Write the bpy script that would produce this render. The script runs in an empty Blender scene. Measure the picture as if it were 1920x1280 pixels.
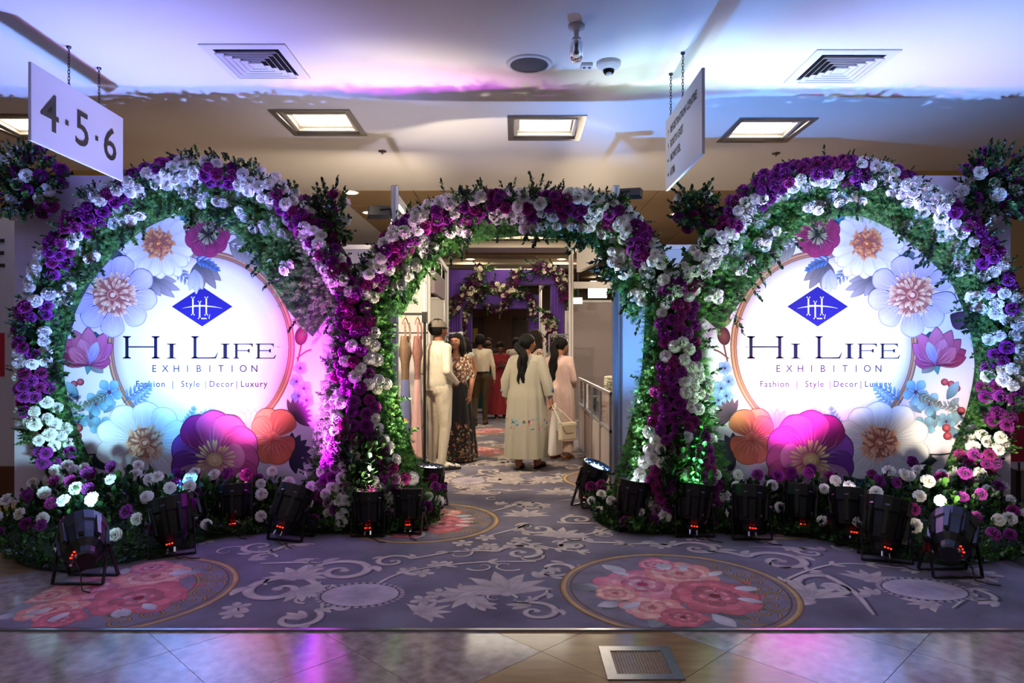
import bpy, bmesh, math, random
import numpy as np
from mathutils import Vector, Matrix, Euler

random.seed(7)
rng = np.random.default_rng(11)
PI = math.pi
scene = bpy.context.scene
COL = scene.collection

# ------------------------------------------------------------------ camera, world, exposure
CAM_H, FPX, VPX, VPY = 1.5, 1280.0, 965.0, 650.0
cam_data = bpy.data.cameras.new('camera')
cam_data.sensor_width = 36.0
cam_data.lens = 24.0
cam_data.shift_x = (960.0 - VPX) / 1920.0
cam_data.shift_y = (VPY - 640.0) / 1920.0
cam_data.clip_start = 0.05
cam = bpy.data.objects.new('camera', cam_data)
COL.objects.link(cam)
cam.location = (0, 0, CAM_H)
cam.rotation_euler = (PI / 2, 0, 0)
scene.camera = cam

world = bpy.data.worlds.new('world')
world.use_nodes = True
scene.world = world
world.node_tree.nodes['Background'].inputs[0].default_value = (1.0, 0.93, 0.86, 1)
world.node_tree.nodes['Background'].inputs[1].default_value = 0.065
vs = scene.view_settings
vs.view_transform = 'Standard'
vs.look = 'None'
vs.gamma = 1.0
vs.use_curve_mapping = False
vs.exposure = 0.3
CEIL = 3.63


def at(px, py, Y):
    """pixel of the photograph -> point at distance Y"""
    return Vector(((px - VPX) / FPX * Y, Y, CAM_H - (py - VPY) / FPX * Y))


def ground(px, py):
    return at(px, py, CAM_H * FPX / (py - VPY))


# ------------------------------------------------------------------ colours and materials
def lin(c):
    return c / 12.92 if c <= 0.04045 else ((c + 0.055) / 1.055) ** 2.4


def hexc(h):
    h = h.lstrip('#')
    return tuple(lin(int(h[i:i + 2], 16) / 255.0) for i in (0, 2, 4))


def mix(a, b, t):
    return tuple(a[i] * (1 - t) + b[i] * t for i in range(3))


MATS = {}


def mat(name, color, rough=0.5, metal=0.0, emit=None, estr=0.0, noise=0.0, nscale=8.0, bump=0.0, bscale=40.0,
        trans=0.0, spec=0.5, sheen=0.0, color2=None, stretch=(1, 1, 1), sss=0.0, coat=0.0, detail=4.0, bdist=0.01):
    """procedural principled material, with noise colour variation and noise bump"""
    if name in MATS:
        return MATS[name]
    if isinstance(color, str):
        color = hexc(color)
    if isinstance(color2, str):
        color2 = hexc(color2)
    m = bpy.data.materials.new(name)
    m.use_nodes = True
    nt = m.node_tree
    b = nt.nodes['Principled BSDF']
    b.inputs['Base Color'].default_value = (*color, 1)
    b.inputs['Roughness'].default_value = rough
    b.inputs['Metallic'].default_value = metal
    b.inputs['Specular IOR Level'].default_value = spec
    b.inputs['Transmission Weight'].default_value = trans
    b.inputs['Sheen Weight'].default_value = sheen
    b.inputs['Coat Weight'].default_value = coat
    if emit is not None:
        if isinstance(emit, str):
            emit = hexc(emit)
        b.inputs['Emission Color'].default_value = (*emit, 1)
        b.inputs['Emission Strength'].default_value = estr
    if noise > 0 or bump > 0:
        tc = nt.nodes.new('ShaderNodeTexCoord')
        mp = nt.nodes.new('ShaderNodeMapping')
        mp.inputs['Scale'].default_value = stretch
        nt.links.new(tc.outputs['Object'], mp.inputs['Vector'])
    if noise > 0:
        n = nt.nodes.new('ShaderNodeTexNoise')
        n.inputs['Scale'].default_value = nscale
        n.inputs['Detail'].default_value = detail
        nt.links.new(mp.outputs[0], n.inputs['Vector'])
        r = nt.nodes.new('ShaderNodeValToRGB')
        c2 = color2 if color2 is not None else tuple(max(0, c * (1 - noise)) for c in color)
        c1 = color if color2 is not None else tuple(min(1, c * (1 + noise * 0.6)) for c in color)
        r.color_ramp.elements[0].position = 0.3
        r.color_ramp.elements[1].position = 0.7
        r.color_ramp.elements[0].color = (*c2, 1)
        r.color_ramp.elements[1].color = (*c1, 1)
        nt.links.new(n.outputs['Fac'], r.inputs[0])
        nt.links.new(r.outputs[0], b.inputs['Base Color'])
    if bump > 0:
        n2 = nt.nodes.new('ShaderNodeTexNoise')
        n2.inputs['Scale'].default_value = bscale
        n2.inputs['Detail'].default_value = 3
        nt.links.new(mp.outputs[0], n2.inputs['Vector'])
        bp = nt.nodes.new('ShaderNodeBump')
        bp.inputs['Strength'].default_value = bump
        bp.inputs['Distance'].default_value = bdist
        nt.links.new(n2.outputs['Fac'], bp.inputs['Height'])
        nt.links.new(bp.outputs[0], b.inputs['Normal'])
    MATS[name] = m
    return m


def vcol_mat(name, rough=0.5, noise=0.0, nscale=20.0, spec=0.5, sheen=0.0):
    """principled material whose base colour is the mesh's printed/dyed colour attribute"""
    if name in MATS:
        return MATS[name]
    m = bpy.data.materials.new(name)
    m.use_nodes = True
    nt = m.node_tree
    b = nt.nodes['Principled BSDF']
    b.inputs['Roughness'].default_value = rough
    b.inputs['Specular IOR Level'].default_value = spec
    b.inputs['Sheen Weight'].default_value = sheen
    a = nt.nodes.new('ShaderNodeAttribute')
    a.attribute_name = 'Col'
    if noise > 0:
        tc = nt.nodes.new('ShaderNodeTexCoord')
        n = nt.nodes.new('ShaderNodeTexNoise')
        n.inputs['Scale'].default_value = nscale
        n.inputs['Detail'].default_value = 5
        nt.links.new(tc.outputs['Object'], n.inputs['Vector'])
        mr = nt.nodes.new('ShaderNodeMapRange')
        mr.inputs['From Min'].default_value = 0.3
        mr.inputs['From Max'].default_value = 0.7
        mr.inputs['To Min'].default_value = 1 - noise
        mr.inputs['To Max'].default_value = 1 + noise * 0.4
        nt.links.new(n.outputs['Fac'], mr.inputs['Value'])
        mx = nt.nodes.new('ShaderNodeVectorMath')
        mx.operation = 'SCALE'
        nt.links.new(a.outputs['Color'], mx.inputs[0])
        nt.links.new(mr.outputs[0], mx.inputs['Scale'])
        nt.links.new(mx.outputs[0], b.inputs['Base Color'])
    else:
        nt.links.new(a.outputs['Color'], b.inputs['Base Color'])
    MATS[name] = m
    return m


def print_mat(name, base, spots, scale=30.0, zmin=-9, zmax=9, size=0.35, rough=0.8, sheen=0.3):
    """cloth with a printed scatter of coloured blossoms between two heights (object coordinates)"""
    if name in MATS:
        return MATS[name]
    m = mat(name, base, rough=rough, sheen=sheen, bump=0.3, bscale=60)
    nt = m.node_tree
    b = nt.nodes['Principled BSDF']
    tc = nt.nodes.new('ShaderNodeTexCoord')
    v = nt.nodes.new('ShaderNodeTexVoronoi')
    v.inputs['Scale'].default_value = scale
    nz = nt.nodes.new('ShaderNodeTexNoise')
    nz.inputs['Scale'].default_value = scale * 1.6
    nz.inputs['Detail'].default_value = 3
    nt.links.new(tc.outputs['Object'], nz.inputs['Vector'])
    vm = nt.nodes.new('ShaderNodeVectorMath')
    vm.operation = 'MULTIPLY_ADD'
    vm.inputs[1].default_value = (1.9 / scale,) * 3
    nt.links.new(nz.outputs['Color'], vm.inputs[0])
    nt.links.new(tc.outputs['Object'], vm.inputs[2])
    nt.links.new(vm.outputs[0], v.inputs['Vector'])
    cr = nt.nodes.new('ShaderNodeValToRGB')
    cr.color_ramp.interpolation = 'CONSTANT'
    els = cr.color_ramp.elements
    cols = [hexc(c) if isinstance(c, str) else c for c in spots]
    els[0].color = (*cols[0], 1)
    els[0].position = 0
    els[1].color = (*cols[-1], 1)
    els[1].position = (len(cols) - 1) / len(cols)
    for i in range(1, len(cols) - 1):
        e = els.new(i / len(cols))
        e.color = (*cols[i], 1)
    sp = nt.nodes.new('ShaderNodeSeparateColor')
    nt.links.new(v.outputs['Color'], sp.inputs[0])
    nt.links.new(sp.outputs[0], cr.inputs[0])
    lt = nt.nodes.new('ShaderNodeMath')
    lt.operation = 'LESS_THAN'
    nt.links.new(v.outputs['Distance'], lt.inputs[0])
    lt.inputs[1].default_value = size
    sx = nt.nodes.new('ShaderNodeSeparateXYZ')
    nt.links.new(tc.outputs['Object'], sx.inputs[0])
    g1 = nt.nodes.new('ShaderNodeMath')
    g1.operation = 'GREATER_THAN'
    g1.inputs[1].default_value = zmin
    g2 = nt.nodes.new('ShaderNodeMath')
    g2.operation = 'LESS_THAN'
    g2.inputs[1].default_value = zmax
    nt.links.new(sx.outputs[2], g1.inputs[0])
    nt.links.new(sx.outputs[2], g2.inputs[0])
    m1 = nt.nodes.new('ShaderNodeMath')
    m1.operation = 'MULTIPLY'
    nt.links.new(g1.outputs[0], m1.inputs[0])
    nt.links.new(g2.outputs[0], m1.inputs[1])
    m2 = nt.nodes.new('ShaderNodeMath')
    m2.operation = 'MULTIPLY'
    nt.links.new(m1.outputs[0], m2.inputs[0])
    nt.links.new(lt.outputs[0], m2.inputs[1])
    mx = nt.nodes.new('ShaderNodeMix')
    mx.data_type = 'RGBA'
    nt.links.new(m2.outputs[0], mx.inputs[0])
    bc = hexc(base) if isinstance(base, str) else base
    mx.inputs[6].default_value = (*bc, 1)
    nt.links.new(cr.outputs[0], mx.inputs[7])
    nt.links.new(mx.outputs[2], b.inputs['Base Color'])
    return m


# ------------------------------------------------------------------ mesh building
class MB:
    """collects shapes, then links them as ONE mesh object"""

    def __init__(self):
        self.v, self.f, self.m, self.c = [], [], [], []
        self.cur = 0
        self.col = (1, 1, 1)
        self.vc = []

    def _add(self, vs, fs, mtx=None, cols=None):
        o = len(self.v)
        if mtx is not None:
            vs = [mtx @ Vector(p) for p in vs]
        self.v += [tuple(p) for p in vs]
        self.vc += (cols if cols is not None else [self.col] * len(vs))
        self.f += [tuple(i + o for i in f) for f in fs]
        self.m += [self.cur] * len(fs)
        return self

    def box(self, c, s, rot=None):
        x, y, z = s[0] / 2, s[1] / 2, s[2] / 2
        vs = [(-x, -y, -z), (x, -y, -z), (x, y, -z), (-x, y, -z), (-x, -y, z), (x, -y, z), (x, y, z), (-x, y, z)]
        fs = [(0, 3, 2, 1), (4, 5, 6, 7), (0, 1, 5, 4), (1, 2, 6, 5), (2, 3, 7, 6), (3, 0, 4, 7)]
        M = Matrix.Translation(c)
        if rot is not None:
            M = M @ Euler(rot).to_matrix().to_4x4()
        return self._add(vs, fs, M)

    def bar(self, a, b, w, h=None, up=(0, 0, 1)):
        """rectangular bar between two points"""
        a, b = Vector(a), Vector(b)
        h = h or w
        d = (b - a)
        L = d.length
        d.normalize()
        u = Vector(up)
        if abs(d.dot(u)) > 0.95:
            u = Vector((0, 1, 0))
        s = d.cross(u).normalized()
        u = s.cross(d)
        M = Matrix((s, d, u)).transposed().to_4x4()
        M.translation = (a + b) / 2
        x, y, z = w / 2, L / 2, h / 2
        vs = [(-x, -y, -z), (x, -y, -z), (x, y, -z), (-x, y, -z), (-x, -y, z), (x, -y, z), (x, y, z), (-x, y, z)]
        fs = [(0, 3, 2, 1), (4, 5, 6, 7), (0, 1, 5, 4), (1, 2, 6, 5), (2, 3, 7, 6), (3, 0, 4, 7)]
        return self._add(vs, fs, M)

    def tube(self, path, r, n=8, cap=True, flat=1.0):
        pts = [Vector(p) for p in path]
        rs = r if isinstance(r, (list, tuple)) else [r] * len(pts)
        vs, fs = [], []
        prev = None
        for i, p in enumerate(pts):
            t = (pts[min(i + 1, len(pts) - 1)] - pts[max(i - 1, 0)])
            if t.length < 1e-9:
                t = Vector((0, 0, 1))
            t.normalize()
            if prev is None:
                a = Vector((0, 0, 1)) if abs(t.z) < 0.9 else Vector((1, 0, 0))
                s = t.cross(a).normalized()
            else:
                s = prev - t * prev.dot(t)
                s = s.normalized() if s.length > 1e-6 else t.orthogonal().normalized()
            prev = s
            u = t.cross(s)
            for k in range(n):
                an = 2 * PI * k / n
                vs.append(p + s * math.cos(an) * rs[i] + u * math.sin(an) * rs[i] * flat)
        for i in range(len(pts) - 1):
            for k in range(n):
                a, b = i * n + k, i * n + (k + 1) % n
                fs.append((a, b, b + n, a + n))
        if cap:
            fs.append(tuple(range(n - 1, -1, -1)))
            fs.append(tuple((len(pts) - 1) * n + k for k in range(n)))
        return self._add(vs, fs)

    def lathe(self, prof, n=24, mtx=None, cap=True):
        """profile [(r, z)...] turned about z"""
        vs, fs = [], []
        for r, z in prof:
            for k in range(n):
                a = 2 * PI * k / n
                vs.append((r * math.cos(a), r * math.sin(a), z))
        for i in range(len(prof) - 1):
            for k in range(n):
                a, b = i * n + k, i * n + (k + 1) % n
                fs.append((a, b, b + n, a + n))
        if cap:
            fs.append(tuple(range(n - 1, -1, -1)))
            fs.append(tuple((len(prof) - 1) * n + k for k in range(n)))
        return self._add(vs, fs, mtx)

    def ellipsoid(self, c, r, nu=14, nv=9, rot=None):
        vs, fs = [], []
        for j in range(nv + 1):
            th = PI * j / nv
            for i in range(nu):
                ph = 2 * PI * i / nu
                vs.append((r[0] * math.sin(th) * math.cos(ph), r[1] * math.sin(th) * math.sin(ph), -r[2] * math.cos(th)))
        for j in range(nv):
            for i in range(nu):
                a, b = j * nu + i, j * nu + (i + 1) % nu
                fs.append((a, b, b + nu, a + nu))
        M = Matrix.Translation(c)
        if rot is not None:
            M = M @ Euler(rot).to_matrix().to_4x4()
        return self._add(vs, fs, M)

    def poly(self, pts, cols=None):
        return self._add(pts, [tuple(range(len(pts)))], None, cols)

    def prism(self, pts2, z0, z1, mtx=None):
        n = len(pts2)
        vs = [(x, y, z0) for x, y in pts2] + [(x, y, z1) for x, y in pts2]
        fs = [tuple(range(n - 1, -1, -1)), tuple(range(n, 2 * n))]
        fs += [(i, (i + 1) % n, n + (i + 1) % n, n + i) for i in range(n)]
        return self._add(vs, fs, mtx)

    def grid(self, rows, cols=None, closed=False):
        """rows: list of equally long lists of points"""
        n = len(rows[0])
        vs = [p for r in rows for p in r]
        fs = []
        for i in range(len(rows) - 1):
            for k in range(n if closed else n - 1):
                a, b = i * n + k, i * n + (k + 1) % n
                fs.append((a, b, b + n, a + n))
        return self._add(vs, fs, None, [c for r in cols for c in r] if cols else None)

    def mesh(self, name, mats, smooth=False, vcol=False):
        me = bpy.data.meshes.new(name)
        me.from_pydata(self.v, [], self.f)
        mats = mats if isinstance(mats, (list, tuple)) else [mats]
        for mm in mats:
            me.materials.append(mm)
        if len(mats) > 1:
            me.polygons.foreach_set('material_index', self.m)
        if smooth:
            me.polygons.foreach_set('use_smooth', [True] * len(me.polygons))
        if vcol:
            at_ = me.color_attributes.new('Col', 'FLOAT_COLOR', 'POINT')
            arr = np.ones((len(self.v), 4), dtype=np.float32)
            arr[:, :3] = np.array(self.vc, dtype=np.float32)
            at_.data.foreach_set('color', arr.ravel())
        me.update()
        return me

    def build(self, name, mats, parent=None, smooth=False, vcol=False, bevel=0.0, loc=None):
        o = bpy.data.objects.new(name, self.mesh(name, mats, smooth, vcol))
        COL.objects.link(o)
        if parent is not None:
            o.parent = parent
        if loc is not None:
            o.location = loc
        if bevel > 0:
            md = o.modifiers.new('bevel', 'BEVEL')
            md.width = bevel
            md.segments = 2
            md.limit_method = 'ANGLE'
        return o


def tag(o, label=None, cat=None, group=None, kind=None):
    if label:
        o['label'] = label
    if cat:
        o['category'] = cat
    if group:
        o['group'] = group
    if kind:
        o['kind'] = kind
    return o


def thing(name, label, cat, loc=(0, 0, 0), rz=0.0, group=None):
    o = bpy.data.objects.new(name, None)
    COL.objects.link(o)
    o.empty_display_size = 0.1
    o.location = loc
    o.rotation_euler = (0, 0, rz)
    return tag(o, label, cat, group)


def struct(name, mb, m, parent=None, **k):
    o = mb.build(name, m, parent, **k)
    if parent is None:
        o['kind'] = 'structure'
    return o


def link_copy(name, me, parent, mtx):
    o = bpy.data.objects.new(name, me)
    COL.objects.link(o)
    o.parent = parent
    o.matrix_basis = mtx
    return o


def np_mesh(name, V, F, mats, fm=None, vc=None, smooth=False):
    """fast mesh from numpy arrays of verts and triangles"""
    me = bpy.data.meshes.new(name)
    nf = len(F)
    me.vertices.add(len(V))
    me.vertices.foreach_set('co', np.asarray(V, dtype=np.float32).ravel())
    me.loops.add(nf * 3)
    me.loops.foreach_set('vertex_index', np.asarray(F, dtype=np.int32).ravel())
    me.polygons.add(nf)
    me.polygons.foreach_set('loop_start', np.arange(0, nf * 3, 3, dtype=np.int32))
    mats = mats if isinstance(mats, (list, tuple)) else [mats]
    for mm in mats:
        me.materials.append(mm)
    if fm is not None:
        me.polygons.foreach_set('material_index', np.asarray(fm, dtype=np.int32))
    if smooth:
        me.polygons.foreach_set('use_smooth', np.ones(nf, dtype=bool))
    if vc is not None:
        a = me.color_attributes.new('Col', 'FLOAT_COLOR', 'POINT')
        arr = np.ones((len(V), 4), dtype=np.float32)
        arr[:, :3] = vc
        a.data.foreach_set('color', arr.ravel())
    me.update(calc_edges=True)
    me.validate()
    return me


def bake(tv, tf, mats4, cols=None):
    """repeat a template mesh under many 4x4 matrices (numpy)"""
    tv = np.asarray(tv, dtype=np.float64)
    tf = np.asarray(tf, dtype=np.int64)
    M = np.array([np.array(m) for m in mats4])
    V = np.einsum('nij,kj->nki', M[:, :3, :3], tv) + M[:, None, :3, 3]
    n, k = V.shape[0], V.shape[1]
    F = tf[None] + (np.arange(n) * k)[:, None, None]
    vc = None
    if cols is not None:
        vc = np.repeat(np.asarray(cols)[:, None, :], k, axis=1).reshape(-1, 3)
    return V.reshape(-1, 3), F.reshape(-1, 3), vc


def frame_from(normal, roll=0.0, scale=1.0, loc=(0, 0, 0)):
    """matrix whose local +z looks along normal"""
    q = Vector(normal).to_track_quat('Z', 'Y')
    M = q.to_matrix() @ Matrix.Rotation(roll, 3, 'Z')
    M = (M * scale).to_4x4()
    M.translation = Vector(loc)
    return M


def text_mesh(body, size, space=1.0, align='CENTER', extrude=0.0, offset=0.0):
    cu = bpy.data.curves.new('lettering', 'FONT')
    cu.body = body
    cu.size = size
    cu.align_x = align
    cu.space_character = space
    cu.extrude = extrude
    cu.offset = offset
    cu.resolution_u = 3
    o = bpy.data.objects.new('lettering', cu)
    COL.objects.link(o)
    bpy.context.view_layer.update()
    me = bpy.data.meshes.new_from_object(o.evaluated_get(bpy.context.evaluated_depsgraph_get()))
    bpy.data.objects.remove(o)
    bpy.data.curves.remove(cu)
    return me


def text_obj(name, body, size, m, parent, loc, rot, space=1.0, align='CENTER', extrude=0.001, offset=0.0, sx=1.0):
    me = text_mesh(body, size, space, align, extrude, offset)
    me.materials.clear()
    me.materials.append(m)
    o = bpy.data.objects.new(name, me)
    COL.objects.link(o)
    o.parent = parent
    o.location = loc
    o.rotation_euler = rot
    o.scale = (sx, 1, 1)
    return o


def catmull(pts, per=8):
    P = [Vector(p) for p in pts]
    P = [P[0] * 2 - P[1]] + P + [P[-1] * 2 - P[-2]]
    out = []
    for i in range(1, len(P) - 2):
        for k in range(per):
            t = k / per
            a, b, c, d = P[i - 1], P[i], P[i + 1], P[i + 2]
            out.append(0.5 * ((2 * b) + (c - a) * t + (2 * a - 5 * b + 4 * c - d) * t * t + (3 * b - a - 3 * c + d) * t ** 3))
    out.append(P[-2])
    return out


def rnd(a, b):
    return random.uniform(a, b)

# ------------------------------------------------------------------ flat print (vector shapes in thin ink layers)
class Print:
    def __init__(self, fn, dz=0.00008):
        self.mb, self.fn, self.dz, self.z = MB(), fn, dz, 0.0

    def up(self):
        self.z += self.dz

    def P(self, u, v):
        return self.fn(u, v, self.z)

    def petal(self, c, ang, L, w, c0, c1, edge=None, r0=0.0, power=1.6, round_=0.6, bend=0.0, squash=1.0, streak=0.10, lines=0):
        """one petal from c along ang; colours c0 (root) -> c1 (tip)"""
        nt, nu = 9, 7

        def pt(t, sx, k=1.0):
            wd = w * k * max(0.0, math.sin(PI * min(1.0, t) ** power)) ** round_
            if t <= 0.001:
                wd = w * 0.12
            r = r0 + (L - r0) * t * (k if t > 0.5 else 1.0)
            a = ang + bend * t * t
            return (c[0] + math.cos(a) * r - math.sin(a) * wd * sx, c[1] + (math.sin(a) * r + math.cos(a) * wd * sx) * squash)
        for k in ((1.022, edge), (1.0, None)):
            if k[0] > 1 and edge is None:
                continue
            self.up()
            rows, cols = [], []
            for i in range(nt + 1):
                t = math.sin(PI / 2 * i / nt)
                row, cr = [], []
                for j in range(nu):
                    sx = (j / (nu - 1)) * 2 - 1
                    row.append(self.P(*pt(t, sx, k[0])))
                    if k[0] > 1:
                        cc = mix(edge, c1, 0.25)
                    else:
                        cc = mix(c0, c1, min(1, t * 1.15))
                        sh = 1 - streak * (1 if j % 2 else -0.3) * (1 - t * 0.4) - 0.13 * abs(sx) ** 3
                        cc = tuple(min(1, x_ * sh) for x_ in cc)
                    cr.append(cc)
                rows.append(row)
                cols.append(cr)
            self.mb.grid(rows, cols)
        if lines:
            # fine painted streaks running from the root outward
            self.up()
            for q in range(lines):
                sx = ((q + 0.5) / lines) * 2 - 1 + random.uniform(-.06, .06)
                t1 = random.uniform(0.5, 0.93)
                dk = mix(c0, c1, 0.2) if q % 2 else mix(c1, (1, 1, 1), 0.25)
                e = 0.35 / lines
                A_, B_, C_ = pt(0.1, sx * 0.6), pt(t1 * 0.55, sx - e), pt(t1 * 0.55, sx + e)
                D_ = pt(t1, sx)
                mid = mix(dk, mix(c0, c1, t1), 0.35)
                self.mb._add([self.P(*A_), self.P(*B_), self.P(*D_), self.P(*C_)], [(0, 1, 2, 3)], None, [dk, mid, mix(c0, c1, t1), mid])

    def disc(self, c, rx, ry, c0, c1=None, n=28, rot=0.0):
        self.up()
        c1 = c1 or c0
        pts, cols = [self.P(*c)], [c0]
        for k in range(n):
            a = 2 * PI * k / n
            x, y = rx * math.cos(a), ry * math.sin(a)
            pts.append(self.P(c[0] + x * math.cos(rot) - y * math.sin(rot), c[1] + x * math.sin(rot) + y * math.cos(rot)))
            cols.append(c1)
        self.mb._add(pts, [(0, 1 + k, 1 + (k + 1) % n) for k in range(n)], None, cols)

    def poly(self, pts, col):
        self.up()
        self.mb.poly([self.P(*p) for p in pts], [col] * len(pts))

    def stroke(self, path, w, col, cols3=None):
        """ribbon along a 2D path; w number or list; cols3 = colour profile across"""
        self.up()
        n = len(path)
        ws = w if isinstance(w, (list, tuple)) else [w] * n
        prof = cols3 or [col, col]
        rows, cols = [], []
        for i in range(n):
            a, b = path[max(i - 1, 0)], path[min(i + 1, n - 1)]
            dx, dy = b[0] - a[0], b[1] - a[1]
            l = math.hypot(dx, dy) or 1
            nx, ny = -dy / l, dx / l
            row = []
            for j in range(len(prof)):
                s = (j / (len(prof) - 1)) * 2 - 1
                row.append(self.P(path[i][0] + nx * s * ws[i] / 2, path[i][1] + ny * s * ws[i] / 2))
            rows.append(row)
            cols.append(prof)
        self.mb.grid(rows, cols)

    def ring(self, c, rx, ry, w, prof, a0=0, a1=2 * PI, n=64):
        path = [(c[0] + rx * math.cos(a0 + (a1 - a0) * k / n), c[1] + ry * math.sin(a0 + (a1 - a0) * k / n)) for k in range(n + 1)]
        self.stroke(path, w, prof[0], prof)


# ------------------------------------------------------------------ the setting: floor, carpet
m_tile_grey = mat('marble_grey', '#b9aca2', rough=0.11, noise=0.35, nscale=14, color2='#7d726c', spec=0.6, detail=15)
m_tile_tan = mat('marble_tan', '#a98a5e', rough=0.13, noise=0.4, nscale=4, color2='#8a7150', spec=0.6, stretch=(1, 4, 1), detail=8)
m_grout = mat('grout', '#4a4038', rough=0.7)
mb = MB()
mb.box((0, 9.0, -0.045), (22, 34, 0.07))
floor = struct('floor', mb, m_grout)
S2 = 0.915
for i in range(-7, 10):
    for j in range(-9, 10):
        p0, q0 = 1.663 + S2 * i, -5.06 + S2 * j     # X+Y, X-Y
        cx, cy = (p0 + S2 / 2 + q0 + S2 / 2) / 2, (p0 - q0) / 2
        if not (-6.2 < cx < 4.6 and 2.3 < cy < 6.9):
            continue
        if -2.3 < cx < 2.9 and cy > 4.25:
            continue
        if cx > 2.9 and cy > 4.4:
            continue
        g = 0.002
        h = S2 / 2 - g
        mb = MB()
        mb.prism([(h, 0), (0, h), (-h, 0), (0, -h)], -0.01, 0.0)
        t = mb.build('marble_tile', m_tile_tan if (j in (2, 3) and i in (1, 2)) or (j in (1,) and i in (2, 3)) or cx < -3.3 else m_tile_grey, floor)
        t.location = (cx, cy, 0)
        t.rotation_euler = (0, 0, 0)

m_steel = mat('brushed_steel', '#8d8f96', rough=0.32, metal=1.0, noise=0.1, nscale=60)
m_alu = mat('aluminium_post', '#b9bcc4', rough=0.38, metal=0.85)
t = thing('floor_grille', 'square steel framed access cover with ribbed inlay set into the marble floor', 'floor cover', (0.594, 3.24, 0))
mb = MB()
for sx, sy, w, d in ((0, 0.145, 0.35, 0.05), (0, -0.145, 0.35, 0.05), (0.15, 0, 0.05, 0.24), (-0.15, 0, 0.05, 0.24)):
    mb.box((sx, sy, 0.003), (w, d, 0.006))
mb.build('frame', m_steel, t)
mb = MB()
for k in range(18):
    mb.box((-0.119 + k * 0.014, 0, 0.001), (0.0075, 0.24, 0.005))
mb.box((0, 0, -0.002), (0.25, 0.24, 0.003))
mb.build('ribbed_inlay', mat('ribbed_brown', '#7d6c5c', rough=0.5, noise=0.2, nscale=30), t)

m_carpet = mat('carpet_pile', '#7d7889', rough=0.95, noise=0.5, nscale=2.2, color2='#534f5e', bump=0.25, bscale=500, spec=0.1, sheen=0.2, detail=7)
CX0, CX1, CY0, CY1 = -2.87, 3.45, 3.62, 23.9
mb = MB()
mb.box(((CX0 + CX1) / 2, (CY0 + CY1) / 2, 0.0045), (CX1 - CX0, CY1 - CY0, 0.009))
carpet = mb.build('carpet', m_carpet)
tag(carpet, 'grey lavender carpet printed with cream scrolls and floral medallions', 'carpet')
mb = MB()
mb.box((0.29, CY0 - 0.012, 0.005), (CX1 - CX0 + 0.05, 0.022, 0.010))
o = mb.build('edge_strip', mat('edge_strip_mat', '#8f8c98', rough=0.2, metal=0.6), carpet)


def clipY(u, v, z):
    return Vector((min(max(u, CX0 + 0.005), CX1), max(v, CY0 + 0.004), 0.0093 + z))


CP = Print(clipY, 0.000003)
cream, cream2, dark = hexc('#c6bab0'), hexc('#a89d9f'), hexc('#454154')
gold, gold2, brown = hexc('#b08a52'), hexc('#7a5a2e'), hexc('#4a3420')


def spiral(c, R, turns, a0, hand, n=40):
    pts = []
    for k in range(n + 1):
        t = k / n
        a = a0 + hand * turns * 2 * PI * t
        r = R * (1 - t) ** 0.9 + R * 0.08
        pts.append((c[0] + r * math.cos(a), c[1] + r * math.sin(a)))
    return pts


def scroll(c, R, a0, hand, turns=1.25, tail=None):
    CP.z = 0.0
    p = spiral(c, R, turns, a0, hand)
    if tail:
        q = [Vector((tail[0], tail[1], 0)), (Vector((tail[0], tail[1], 0)) + Vector((*p[0], 0))) / 2 + Vector((0.05, 0.03, 0)), Vector((*p[0], 0)), Vector((*p[3], 0))]
        q = catmull(q, 8)[:-8]
        p = [(a.x, a.y) for a in q] + p
    n = len(p)
    w = [R * 0.31 * (0.25 + 0.75 * math.sin(PI * min(1, i / n * 1.05)) ** 0.7) for i in range(n)]
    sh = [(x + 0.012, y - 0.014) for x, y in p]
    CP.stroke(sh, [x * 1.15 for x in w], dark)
    CP.stroke(p, w, cream, [cream2, cream, cream, cream2])
    CP.disc(p[-1], R * 0.16, R * 0.16, cream, cream2)
    for k in (0.12, 0.3, 0.45):
        i = int(k * n)
        a = math.atan2(p[i + 1][1] - p[i][1], p[i + 1][0] - p[i][0]) - hand * 0.9
        CP.petal(p[i], a, R * 0.75, R * 0.17, cream2, cream, dark, power=1.0, bend=hand * 0.5)


def acanthus(c, ang, L, n=7, spread=2.2):
    CP.z = 0.0002
    for k in range(n):
        s = k / (n - 1) - 0.5
        a = ang + s * spread
        CP.petal(c, a, L * (1 - 0.55 * abs(s)), L * 0.13, cream2, cream, dark, power=0.9, round_=0.9, bend=s * 0.8)
    CP.disc(c, L * 0.09, L * 0.09, cream, cream2)


def vine(pts, w=0.022):
    CP.z = 0.0001
    q = [(a.x, a.y) for a in catmull([Vector((x, y, 0)) for x, y in pts], 8)]
    n = len(q)
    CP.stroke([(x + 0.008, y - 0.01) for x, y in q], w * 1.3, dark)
    CP.stroke(q, w, cream)
    for i in range(3, n - 3, 5):
        a = math.atan2(q[i + 1][1] - q[i][1], q[i + 1][0] - q[i][0])
        for s in (1, -1):
            CP.petal(q[i], a + s * 0.7, w * 4.4, w * 0.8, cream, cream, dark, power=1.0)


def bead_oval(c, rx, ry):
    CP.z = 0.0004
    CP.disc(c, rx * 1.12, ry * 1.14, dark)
    for k in range(34):
        a = 2 * PI * k / 34
        CP.disc((c[0] + rx * 1.1 * math.cos(a), c[1] + ry * 1.1 * math.sin(a)), 0.017, 0.017, cream2, None, 6)
    CP.disc(c, rx, ry, hexc('#9a8fa0'), hexc('#b9aeb6'))


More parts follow.
